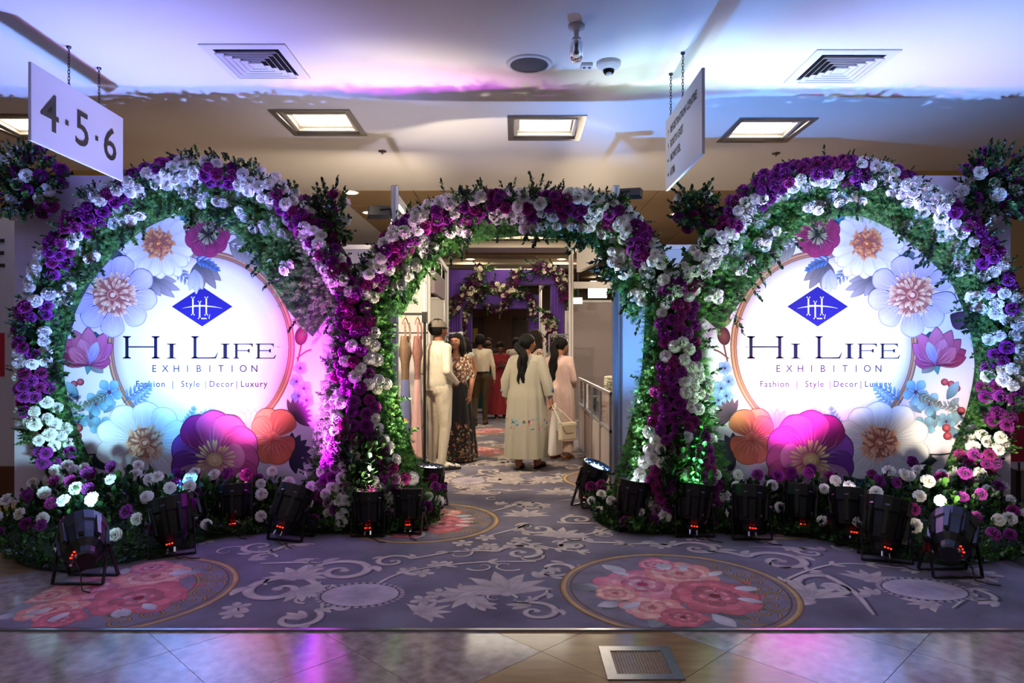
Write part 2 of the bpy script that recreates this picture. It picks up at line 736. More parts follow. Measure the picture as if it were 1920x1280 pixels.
def peony(c, R, cols, edge):
    for lay, (n, rr) in enumerate(((9, 1.0), (8, 0.78), (7, 0.55), (5, 0.34))):
        for k in range(n):
            a = 2 * PI * (k + 0.5 * lay) / n + rnd(-0.15, 0.15)
            CP.petal(c, a, R * rr * rnd(0.85, 1.1), R * rr * 0.33, cols[lay % len(cols)], mix(cols[(lay + 1) % len(cols)], (1, 1, 1), 0.12), edge, r0=R * rr * 0.25, power=1.9, lines=5)
    CP.disc(c, R * 0.12, R * 0.12, cols[-1])


PINK = (hexc('#f2c4c0'), hexc('#dd5577'), hexc('#f0a0a8'), hexc('#b8285a'))
CORAL = (hexc('#f0b3a0'), hexc('#e6846e'), hexc('#f2c0ac'), hexc('#cf5a50'))
RED = (hexc('#e88a8c'), hexc('#bf2036'), hexc('#e0606a'), hexc('#8e1426'))


def medallion(c, R, rot=0.0):
    x, y = c
    CP.z = 0.0007
    CP.disc(c, R, R, hexc('#8d8790'), hexc('#77727f'), 56)
    CP.ring(c, R * 0.985, R * 0.985, 0.045, [brown, gold, hexc('#c9a874'), gold2])
    CP.ring(c, R * 0.92, R * 0.92, 0.012, [brown, gold2])
    # scrolled border on one flank
    for k in range(9):
        a = rot - 1.0 + k * 0.25
        p = (x + R * 0.78 * math.cos(a), y + R * 0.78 * math.sin(a))
        s = spiral(p, 0.075, 1.2, a, 1 if k % 2 else -1, 16)
        CP.stroke(s, 0.022, brown)
        CP.stroke(s, 0.012, gold)
        if k % 2:
            CP.disc((x + R * 0.66 * math.cos(a), y + R * 0.66 * math.sin(a)), 0.04, 0.035, RED[1], PINK[1], 8)
    CP.ring(c, R * 0.66, R * 0.66, 0.03, [gold2, gold, brown], rot - 1.2, rot + 1.4)
    leafc = (hexc('#c9c6c8'), hexc('#8f9396'), hexc('#5c6460'))
    for k in range(26):
        a = rnd(0, 2 * PI)
        r = R * rnd(0.25, 0.62)
        CP.petal((x + r * math.cos(a) - 0.08 * math.cos(rot), y + r * math.sin(a)), a + rnd(-0.6, 0.6), R * rnd(0.25, 0.36), R * 0.075, random.choice(leafc), random.choice(leafc), None, power=1.0, round_=0.9)
    cr, sr = math.cos(rot), math.sin(rot)
    for (dx, dy, s, cs) in ((-0.28, 0.12, 0.40, PINK), (0.12, 0.42, 0.34, CORAL), (0.28, -0.16, 0.40, RED), (-0.30, -0.42, 0.26, CORAL), (-0.05, 0.66, 0.2, PINK), (-0.55, -0.1, 0.2, CORAL), (-0.1, -0.62, 0.2, RED)):
        q = (x + R * (dx * cr - dy * sr), y + R * (dx * sr + dy * cr))
        peony(q, R * s, cs, hexc('#a03a50') if cs is not CORAL else hexc('#b06a5a'))
    for k in range(10):
        a = rnd(0, 2 * PI)
        CP.petal((x + R * 0.5 * math.cos(a), y + R * 0.5 * math.sin(a)), a, R * 0.2, R * 0.05, hexc('#e8e4e2'), hexc('#b8b8ba'), None, power=1.0)


for (x, y, R, a0, hd, tn, tl) in (
        (-1.15, 4.55, 0.2, 2.4, -1, 1.3, (-1.75, 4.7)), (-0.85, 4.75, 0.13, 0.5, 1, 1.2, (-0.4, 5.0)),
        (-1.45, 4.2, 0.22, 1.2, 1, 1.2, (-1.1, 3.9)), (-1.9, 5.1, 0.16, 0.2, -1, 1.2, (-1.5, 5.15)),
        (0.05, 4.95, 0.17, 2.9, -1, 1.35, (-0.5, 4.95)), (0.28, 4.6, 0.15, 3.6, 1, 1.3, None),
        (0.2, 5.6, 0.16, 2.0, 1, 1.2, (-0.2, 5.4)), (0.55, 5.9, 0.14, 4.0, -1, 1.2, (0.9, 5.7)),
        (0.45, 5.15, 0.14, 0.5, 1, 1.2, (0.9, 5.1)), (-1.2, 3.75, 0.13, 1.0, -1, 1.2, (-0.9, 3.9)),
        (1.35, 5.05, 0.16, 2.6, -1, 1.25, (0.75, 5.15)), (1.85, 4.75, 0.2, 2.6, -1, 1.35, (1.3, 5.0)),
        (2.15, 4.95, 0.12, 0.4, 1, 1.2, (1.75, 5.1)), (1.95, 4.25, 0.2, 1.2, 1, 1.2, (2.0, 3.8)),
        (-0.05, 4.25, 0.11, 3.0, 1, 1.2, (-0.3, 4.4)), (0.12, 3.85, 0.13, 2.0, -1, 1.2, (0.2, 4.2)),
        (2.75, 4.1, 0.12, 1.0, -1, 1.3, (2.5, 3.9)), (0.15, 6.4, 0.15, 2.4, -1, 1.2, (-0.2, 6.2)),
        (0.75, 6.75, 0.17, 0.4, 1, 1.2, (0.4, 6.6)), (-0.2, 7.0, 0.14, 0.4, 1, 1.2, (0.2, 7.1)), (-2.6, 5.0, 0.15, 1, 1, 1.2, None)):
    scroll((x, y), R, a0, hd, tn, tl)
for (x, y, a, L) in ((-0.05, 4.12, PI / 2 + 0.2, 0.42), (-1.42, 4.38, PI / 2, 0.3), (1.75, 4.05, PI / 2, 0.34), (-0.22, 4.13, -2.6, 0.3),
                     (2.25, 4.35, 0.8, 0.26), (0.35, 5.35, 1.4, 0.3), (-0.55, 3.82, 0.6, 0.22), (0.1, 6.0, 1.6, 0.3), (0.45, 6.9, 1.6, 0.34),
                     (-1.35, 4.2, -0.6, 0.26), (2.45, 3.95, 2.6, 0.2), (-0.1, 7.5, 1.5, 0.3)):
    acanthus((x, y), a, L)
vine([(-0.95, 4.05), (-0.75, 4.5), (-0.3, 4.72), (0.15, 4.75)])
vine([(1.55, 4.2), (1.95, 4.55), (2.3, 4.7), (2.75, 4.55)])
vine([(0.3, 5.5), (0.5, 5.4), (0.75, 5.6), (0.9, 6.0)])
vine([(0.0, 5.25), (0.3, 5.05), (0.55, 4.95)])
MED = [(1.0, 4.2, .76), (-2.42, 4.16, .74), (-0.8, 5.85, .7), (1.15, 7.7, .65), (2.1, 5.9, .65), (-.93, 4.11, .3), (2.52, 4.2, .3)]
for k in range(120):
    x, y = rnd(-2.7, 3.2), rnd(3.75, 5.4)
    if k > 90:
        x, y = rnd(-0.6, 0.9), rnd(5.3, 7.6)
    if any(math.hypot(x - a, y - b) < r for a, b, r in MED):
        continue
    CP.z = 0.0
    a = rnd(0, 6.28)
    if k % 3 == 0:
        for q in range(5):
            CP.petal((x, y), a + q * 1.257, 0.085, 0.026, cream2, cream, dark, power=1.5)
        CP.disc((x, y), 0.016, 0.016, cream2)
    elif k % 3 == 1:
        p_ = spiral((x, y), rnd(0.07, 0.12), 0.8, a, random.choice((1, -1)), 20)
        CP.stroke([(u + .008, v - .009) for u, v in p_], [0.03 * (1 - i / 24) for i in range(21)], dark)
        CP.stroke(p_, [0.024 * (1 - i / 24) for i in range(21)], cream)
    else:
        for q in (-0.5, 0, 0.5):
            CP.petal((x, y), a + q, 0.15 - 0.05 * abs(q), 0.024, cream2, cream, dark, power=1.0)
    if k % 4 == 0:       # watery dark bloom in the ground colour
        CP.z = -0.00005
bead_oval((-0.93, 4.11), 0.23, 0.185)
bead_oval((2.52, 4.2), 0.24, 0.185)
bead_oval((-0.52, 7.6), 0.19, 0.2)
medallion((1.0, 4.2), 0.71, 0.0)
medallion((-2.42, 4.16), 0.68, 0.0)
medallion((-0.80, 5.85), 0.66, 0.0)
medallion((1.15, 7.7), 0.6, PI)
medallion((2.1, 5.9), 0.6, PI)
medallion((-0.55, 9.75), 0.55, 0)
medallion((-0.45, 12.1), 0.55, 0)
for k in range(64):
    x, y = rnd(-1.2, 0.9), rnd(6.9, 13.0)
    if k % 2:
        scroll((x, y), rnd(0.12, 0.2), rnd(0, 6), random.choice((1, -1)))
    else:
        acanthus((x, y), rnd(0, 6), rnd(0.25, 0.4))
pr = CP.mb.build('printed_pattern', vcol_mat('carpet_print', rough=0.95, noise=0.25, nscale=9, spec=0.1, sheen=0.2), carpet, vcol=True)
pr['label'] = 'cream scrolls and pink red peony medallions printed on the carpet'

# ------------------------------------------------------------------ ceiling
m_ceil = mat('ceiling_paint', '#e6e2e0', rough=0.55, spec=0.4)
m_bulk = mat('ceiling_beige', '#d8ccb8', rough=0.7)


def holed(mb, x0, x1, y0, y1, z, holes):
    xs = sorted({x0, x1} | {min(max(h[k], x0), x1) for h in holes for k in (0, 1)})
    ys = sorted({y0, y1} | {min(max(h[k], y0), y1) for h in holes for k in (2, 3)})
    for i in range(len(xs) - 1):
        for j in range(len(ys) - 1):
            cx, cy = (xs[i] + xs[i + 1]) / 2, (ys[j] + ys[j + 1]) / 2
            if any(h[0] < cx < h[1] and h[2] < cy < h[3] for h in holes):
                continue
            mb.poly([(xs[i], ys[j + 1], z), (xs[i + 1], ys[j + 1], z), (xs[i + 1], ys[j], z), (xs[i], ys[j], z)])


FIX = [(-1.85, 6.5), (0.30, 6.65), (2.46, 6.72), (-4.70, 6.62)]
# same ceiling over the lobby: unseen lights added as fill, at the visible spacing
FIX += [(x, y) for y in (2.2, -2.2) for x in (-4.70, -1.85, 0.30, 2.46)]
VENT = [(-1.92, 5.10), (2.47, 5.19)]
holes = [(x - 0.335, x + 0.335, y - 0.345, y + 0.345) for x, y in FIX] + [(x - 0.235, x + 0.235, y - 0.235, y + 0.235) for x, y in VENT]
mb = MB()
holed(mb, -9, 9, -5, 9.3, CEIL, holes)
holed(mb, -9, -2.5, 9.3, 25, CEIL, [])
holed(mb, 4.2, 9, 9.3, 25, CEIL, [])
ceiling = struct('ceiling', mb, m_ceil)
mb = MB()
mb.box((0, 10, CEIL + 0.35), (18, 31, 0.05))
struct('trim_1', mb, m_bulk)
# corridor ceiling beyond: tan board tiles
m_ctile = mat('ceiling_board', '#a58a66', rough=0.6, noise=0.15, nscale=3, stretch=(1, 6, 1))
m_cgrid = mat('ceiling_grid', '#8a7658', rough=0.6)
mb = MB()
holed(mb, -2.5, 4.2, 9.3, 25, CEIL + 0.02, [(-0.85, 1.1, 11.5, 13.4), (-0.95, 1.0, 17.8, 19.2)])
ct = struct('trim_2', mb, m_cgrid)
for i in range(6):
    for j in range(5):
        cx, cy = -2.5 + 1.117 * (i + 0.5), 9.3 + 1.0 * (j + 0.5)
        if -1.4 < cx < 1.6 and cy > 11:
            continue
        mb = MB()
        mb.box((0, 0, 0.006), (1.105, 0.988, 0.02))
        mb.build('ceiling_board', m_ctile, ct, loc=(cx, cy, CEIL))
for (y, w, z, c) in ((10.6, 0.5, 3.56, m_bulk), (14.0, 0.75, 3.55, m_bulk), (15.4, 0.5, 3.6, m_ctile), (16.6, 0.9, 3.52, m_bulk), (20.0, 0.9, 3.5, m_bulk)):
    mb = MB()
    mb.box((0.0 if y > 11 else 0.8, y, z), (3.4 if y > 11 else 0.01, w, 0.14))
    if y > 11:
        mb.build('cross_beam', c, ct)
m_glow = mat('cove_glow', '#ffffff', emit='#fff4de', estr=3.0)
for (x0, x1, y0, y1) in ((-0.85, 1.1, 11.5, 13.4), (-0.95, 1.0, 17.8, 19.2)):
    mb = MB()
    mb.box(((x0 + x1) / 2, (y0 + y1) / 2, CEIL + 0.14), (x1 - x0, y1 - y0, 0.02))
    t = mb.build('light_coffer', m_glow)
    tag(t, 'glowing ceiling light coffer over the corridor ' + ('before the purple gate' if y0 < 15 else 'above the purple gates'), 'ceiling light')
    mb = MB()
    for s in (-1, 1):
        mb.box(((x0 + x1) / 2 + s * (x1 - x0) / 2, (y0 + y1) / 2, CEIL + 0.06), (0.03, y1 - y0, 0.15))
        mb.box(((x0 + x1) / 2, (y0 + y1) / 2 + s * (y1 - y0) / 2, CEIL + 0.06), (x1 - x0, 0.03, 0.15))
    mb.build('coffer_rim', m_bulk, t)

# recessed troffers
m_trof = mat('troffer_frame', '#8f8a88', rough=0.3, metal=0.7)
m_refl = mat('troffer_reflector', '#c9c2b4', rough=0.35, metal=0.3)
m_lamp = mat('lamp_panel', '#ffffff', emit='#fff2e0', estr=12.0)
FL = ['with silver trim above the left flower ring', 'with silver trim above the middle flower arch', 'with silver trim above the right flower ring', 'partly hidden behind the 4 5 6 sign']
for k, (x, y) in enumerate(FIX):
    off = '' if k < 4 else '_offscreen'
    t = thing('ceiling_light' + off, 'square recessed ceiling light ' + (FL[k] if k < 4 else 'added unseen over the lobby floor'), 'ceiling light', (x, y, CEIL), 0, 'recessed ceiling lights')
    a, b = 0.335, 0.345
    mb = MB()
    for s in (-1, 1):
        mb.box((s * (a + 0.005), 0, -0.004), (0.055, 2 * b + 0.06, 0.012))
        mb.box((0, s * (b + 0.005), -0.004), (2 * a - 0.04, 0.055, 0.012))
    mb.build('frame', m_trof, t)
    mb = MB()
    for s in (-1, 1):
        mb.box((s * a, 0, 0.08), (0.01, 2 * b, 0.16))
        mb.box((0, s * b, 0.08), (2 * a, 0.01, 0.16))
    mb.box((0, 0, 0.165), (2 * a, 2 * b, 0.01))
    mb.build('housing', m_trof, t)
    mb = MB()
    for s in (-1, 1):
        mb.bar((s * 0.29, -0.14, 0.06), (s * 0.29, 0.26, 0.03), 0.03, 0.05)
        mb.bar((-0.29, 0.06 + s * 0.2, 0.045 - s * 0.015), (0.29, 0.06 + s * 0.2, 0.045 - s * 0.015), 0.03, 0.05)
    mb.build('reflector', m_refl, t)
    mb = MB()
    mb.poly([(-0.25, 0.20, 0.04), (0.25, 0.20, 0.04), (0.25, -0.10, 0.065), (-0.25, -0.10, 0.065)])
    mb.build('lamp_panel' + off, m_lamp, t)

# square air diffusers
m_vent = mat('diffuser_white', '#d9d7da', rough=0.45)
m_black = mat('duct_black', '#08080a', rough=0.9)
for (x, y, lb) in ((-1.92, 5.10, 'white square louvred air vent in the ceiling, next to the 4 5 6 sign'), (2.47, 5.19, 'white square louvred air vent in the ceiling, beyond the registration sign')):
    t = thing('air_diffuser', lb, 'air vent', (x, y, CEIL), 0, 'ceiling air vents')
    mb = MB()
    for s in (-1, 1):
        mb.box((s * 0.27, 0, -0.005), (0.07, 0.61, 0.012))
        mb.box((0, s * 0.27, -0.005), (0.47, 0.07, 0.012))
    mb.build('frame', m_vent, t)
    mb = MB()
    for s in (-1, 1):
        mb.box((s * 0.24, 0, 0.14), (0.01, 0.49, 0.28))
        mb.box((0, s * 0.24, 0.14), (0.47, 0.01, 0.28))
    mb.box((0, 0, 0.28), (0.49, 0.49, 0.01))
    mb.build('duct', mat('galvanised_duct', '#7c7d80', rough=0.5, metal=0.4), t)
    for k in range(5):
        r = 0.225 - k * 0.043
        mb = MB()
        o_, i_ = r, r - 0.030
        zo, zi = -0.004, -0.034
        for q in range(4):
            R = Matrix.Rotation(q * PI / 2, 4, 'Z')
            mb._add([(-o_, -o_, zi), (o_, -o_, zi), (i_, -i_, zo), (-i_, -i_, zo)], [(0, 1, 2, 3)], R)
            mb._add([(-o_, -o_, zi), (o_, -o_, zi), (o_, -o_, zi - 0.004), (-o_, -o_, zi - 0.004)], [(3, 2, 1, 0)], R)
        mb.build('louvre', m_vent, t)

# ceiling speaker, detectors, sprinklers
t = thing('ceiling_speaker', 'round flush ceiling speaker with dark mesh grille', 'speaker', (0.11, 5.14, CEIL))
mb = MB()
mb.lathe([(0.142, -0.002), (0.142, -0.012), (0.150, -0.016), (0.172, -0.008), (0.175, 0.0)], 40, None, False)
mb.build('rim', m_vent, t, smooth=True)
mb = MB()
mb.lathe([(0.143, -0.008), (0.0, -0.014)], 40, None, False)
mb.build('grille', mat('speaker_mesh', '#4b4850', rough=0.6, bump=0.6, bscale=400), t)
t = thing('bracket_lamp', 'small white ceiling bracket holding a clear glass capsule', 'sensor lamp', (0.41, 4.53, CEIL))
mb = MB()
mb.lathe([(0.0, 0), (0.055, 0), (0.055, -0.018), (0.03, -0.03), (0.017, -0.04), (0.017, -0.075), (0.03, -0.085), (0.03, -0.105), (0.0, -0.105)], 20, None, False)
mb.build('bracket', m_vent, t, smooth=True)
mb = MB()
mb.lathe([(0.034, -0.10), (0.044, -0.12), (0.044, -0.21), (0.03, -0.235), (0.0, -0.242)], 20, None, False)
mb.build('glass_capsule', mat('clear_glass', '#ffffff', rough=0.03, trans=1.0), t, smooth=True)
mb = MB()
mb.lathe([(0.0, -0.105), (0.02, -0.11), (0.02, -0.16), (0.03, -0.175), (0.0, -0.19)], 12, None, False)
mb.build('element', m_steel, t, smooth=True)
t = thing('sensor_plate', 'small square white sensor plate next to the ceiling dome', 'sensor', (0.545, 5.16, CEIL))
mb = MB()
mb.box((0, 0, -0.012), (0.085, 0.085, 0.024))
mb.build('body', m_vent, t, bevel=0.006)
mb = MB()
for s in (-1, 1):
    mb.lathe([(0.012, -0.024), (0.012, -0.03), (0.0, -0.03)], 10, Matrix.Translation((s * 0.02, -0.01, 0)), False)
mb.build('button', mat('sensor_grey', '#6d6a70', rough=0.5), t)
t = thing('dome_camera', 'white round ceiling dome camera with dark lens', 'camera', (0.705, 5.12, CEIL))
mb = MB()
mb.lathe([(0.09, 0), (0.092, -0.015), (0.085, -0.03), (0.06, -0.04), (0.05, -0.055), (0.0, -0.055)], 28, None, False)
mb.build('base', m_vent, t, smooth=True)
mb = MB()
mb.ellipsoid((0, 0, -0.055), (0.045, 0.045, 0.042))
mb.build('dome', mat('dome_black', '#121216', rough=0.1), t, smooth=True)
mb = MB()
mb.ellipsoid((0, -0.01, -0.085), (0.024, 0.024, 0.02))
mb.build('lens', m_vent, t, smooth=True)
for (px, py, lb) in ((717, 283, 'small dark round ceiling sprinkler above the gap beside the left ring'), (1455, 287, 'small round ceiling sprinkler above the right flower ring')):
    Y = (CEIL - CAM_H) * FPX / (VPY - py)
    t = thing('sprinkler', lb, 'sprinkler', ((px - VPX) / FPX * Y, Y, CEIL), 0, 'ceiling sprinklers')
    mb = MB()
    mb.lathe([(0.0, 0.0), (0.045, 0.0), (0.042, -0.01), (0.02, -0.014), (0.0, -0.014)], 18, None, False)
    mb.build('escutcheon', mat('sprinkler_brown', '#5c4c42', rough=0.4, metal=0.5), t)
    mb = MB()
    mb.lathe([(0.008, -0.01), (0.008, -0.03), (0.018, -0.033), (0.0, -0.035)], 10, None, False)
    mb.build('head', m_steel, t)

# ------------------------------------------------------------------ walls around
m_wall = mat('wall_tan', '#b8975e', rough=0.7, noise=0.06, nscale=2)
m_wallg = mat('wall_grey', '#8a8490', rough=0.7)
mb = MB()
mb.box((-6.3, 8.35, CEIL / 2), (6.0, 0.2, CEIL))
struct('wall_left', mb, m_wall)
mb = MB()
mb.box((6.1, 8.35, CEIL / 2), (6.0, 0.2, CEIL))
struct('wall_right', mb, m_wall)
m_wood = mat('veneer_brown', '#5a2f1c', rough=0.4, noise=0.3, nscale=3, stretch=(6, 6, 0.6), detail=6)
mb = MB()
mb.box((0, 24.1, CEIL / 2), (18, 0.2, CEIL))
struct('wall_back', mb, m_wood)
for k, (px0, px1) in enumerate(((877, 906), (966, 985))):
    a, b = at(px0, 597, 23.98), at(px1, 597, 23.98)
    mb = MB()
    mb.box(((a.x + b.x) / 2, 23.96, a.z / 2), (b.x - a.x, 0.06, a.z))
    d = struct('door_%d' % (k + 1), mb, mat('door_veneer', '#3d1d10', rough=0.4, noise=0.2, nscale=4))
    mb = MB()
    for s in (a.x, b.x):
        mb.box((s, 23.93, a.z / 2), (0.08, 0.06, a.z))
    mb.box(((a.x + b.x) / 2, 23.93, a.z), (b.x - a.x + 0.08, 0.06, 0.08))
    mb.build('frame', mat('door_frame', '#2a140b', rough=0.4), d)
    if k == 0:
        mb = MB()
        mb.box(((a.x + b.x) / 2, 23.92, 1.9), (0.16, 0.02, 0.5))
        mb.build('notice', mat('notice_yellow', '#c9a24a', rough=0.6), d)

# posters beside the panels
mb = MB()
mb.box((0, 0, 1.55), (1.9, 0.05, 2.5))
t = mb.build('poster_board', mat('poster_shaded', '#b9b6ba', rough=0.6))  # white board toned grey: its shade is put into the base colour
t.location = (-5.98, 6.9, 0.0)
tag(t, 'shade-toned white standing poster board with red block and dark letters, left of the flower panel', 'poster')
mb = MB()
mb.box((0, 0, 0.15), (1.92, 0.10, 0.30))
mb.build('plinth', m_wood, t)
mb = MB()
mb.box((0.62, -0.027, 1.42), (0.45, 0.004, 0.44))
mb.build('red_block', mat('poster_red', '#a3122c', rough=0.6), t)
m_ink = mat('poster_ink', '#1d1b22', rough=0.6)
text_obj('lettering', 'HI LIFE', 0.42, m_ink, t, (0.29, -0.03, 2.30), (PI / 2, 0, 0), 0.92)
text_obj('lettering', 'of', 0.3, mat('poster_white', '#e8e4e8', rough=0.6), t, (0.66, -0.032, 1.33), (PI / 2, 0, 0))
text_obj('lettering', 'u', 0.42, m_ink, t, (0.70, -0.03, 0.72), (PI / 2, 0, 0))
mb = MB()
mb.box((0, 0, 0.95), (1.2, 0.05, 1.3))
t = mb.build('poster_board', mat('poster_pale', '#c9c4cc', rough=0.6))
t.location = (5.37, 6.75, 0.0)
tag(t, 'pale standing poster with red band and letter N, right of the flower panel', 'poster')
for s in (-1, 1):
    mb = MB()
    mb.box((s * 0.5, 0, 0.15), (0.05, 0.3, 0.3))
    mb.build('foot', m_black, t)
mb = MB()
mb.box((-0.2, -0.027, 0.62), (0.8, 0.004, 0.5))
mb.build('red_block', MATS['poster_red'], t)
text_obj('lettering', 'N', 0.24, m_ink, t, (-0.47, -0.031, 0.2), (PI / 2, 0, 0))

# ------------------------------------------------------------------ hanging signs
m_sign = mat('sign_white', '#dedcde', rough=0.5)
m_sink = mat('sign_ink', '#17161c', rough=0.5)


def chain(mb, p0, p1):
    n = int((Vector(p1) - Vector(p0)).length / 0.022)
    for k in range(n):
        c = Vector(p0).lerp(Vector(p1), (k + 0.5) / n)
        a = (k % 2) * PI / 2
        pts = []
        for q in range(9):
            th = 2 * PI * q / 8
            pts.append(c + Vector((math.cos(a) * 0.0075 * math.cos(th), math.sin(a) * 0.0075 * math.cos(th), 0.015 * math.sin(th))))
        mb.tube(pts, 0.0025, 5, False)


def hang_sign(name, label, x, y0, y1, ztop, h, chains, skew=0.0):
    t = thing(name, label, 'sign', (x, (y0 + y1) / 2, ztop - h), 0)
    L = y1 - y0
    t.rotation_euler = (0, 0, skew)
    mb = MB()
    mb.box((0, 0, h / 2), (0.02, L, h))
    mb.build('board', m_sign, t, bevel=0.002)
    for cy in chains:
        dy = cy - (y0 + y1) / 2
        top = CEIL - (ztop - h)
        mb = MB()
        chain(mb, (0, dy, h - 0.005), (0, dy, top - 0.01))
        mb.lathe([(0.0, top), (0.016, top), (0.016, top - 0.012), (0.006, top - 0.02), (0.0, top - 0.02)], 10, Matrix.Translation((0, dy, 0)), False)
        mb.build('chain', mat('chain_dark', '#3c3a42', rough=0.35, metal=0.9), t)
    return t


t = hang_sign('hanging_sign', 'white hanging sign with large black numbers 4 5 6', -3.165, 4.43, 5.53, 3.35, 0.51, (4.84, 5.21), 0.03)
for (dy, ch, sz) in ((-0.36, '4', 0.36), (0.0, '5', 0.36), (0.36, '6', 0.36)):
    text_obj('numeral', ch, sz, m_sink, t, (0.0112, dy, 0.125), (PI / 2, 0, PI / 2), 1, 'CENTER', 0.001, 0.002, 1.1)
for dy in (-0.18, 0.18):
    mb = MB()
    mb.box((0.0112, dy, 0.235), (0.002, 0.035, 0.035))
    mb.build('dot', m_sink, t)
t = hang_sign('hanging_sign', 'white hanging direction sign listing registration centre, south exit and cash machine', 1.217, 4.4, 5.46, 3.3, 0.555, (4.94, 5.32), -0.0)
for (z, s) in ((0.405, 'REGISTRATION CENTRE'), (0.295, 'SOUTH EXIT'), (0.185, 'NOVOTEL'), (0.075, 'ATM')):
    text_obj('lettering', s, 0.082, m_sink, t, (-0.0112, 0.36, z), (PI / 2, 0, -PI / 2), 1.0, 'LEFT', 0.001, 0.001, 0.86)
    mb = MB()
    if s[0] in 'RS':
        pts = [(0.43, z), (0.43, z + 0.03), (0.445, z + 0.03), (0.425, z + 0.06), (0.405, z + 0.03), (0.42, z + 0.03), (0.42, z)]
    else:
        pts = [(0.455, z + 0.022), (0.425, z + 0.022), (0.425, z + 0.01), (0.40, z + 0.03), (0.425, z + 0.05), (0.425, z + 0.038), (0.455, z + 0.038)]
    mb._add([(-0.0115, y, zz) for y, zz in pts], [tuple(range(7))])
    mb.build('arrow', m_sink, t)

# ------------------------------------------------------------------ printed flower panels
PY = 5.90            # front face of the panels
m_vinyl = mat('panel_vinyl', '#efe4ee', rough=0.45, noise=0.12, nscale=1.6, color2='#e2cfe2')
m_pside = mat('panel_side', '#c9c5cf', rough=0.5)
m_navy = mat('logo_navy', '#241c78', rough=0.5)
m_tink = mat('text_ink', '#14122c', rough=0.5)
m_logo_white = mat('logo_white', '#eeeaf4', rough=0.5)


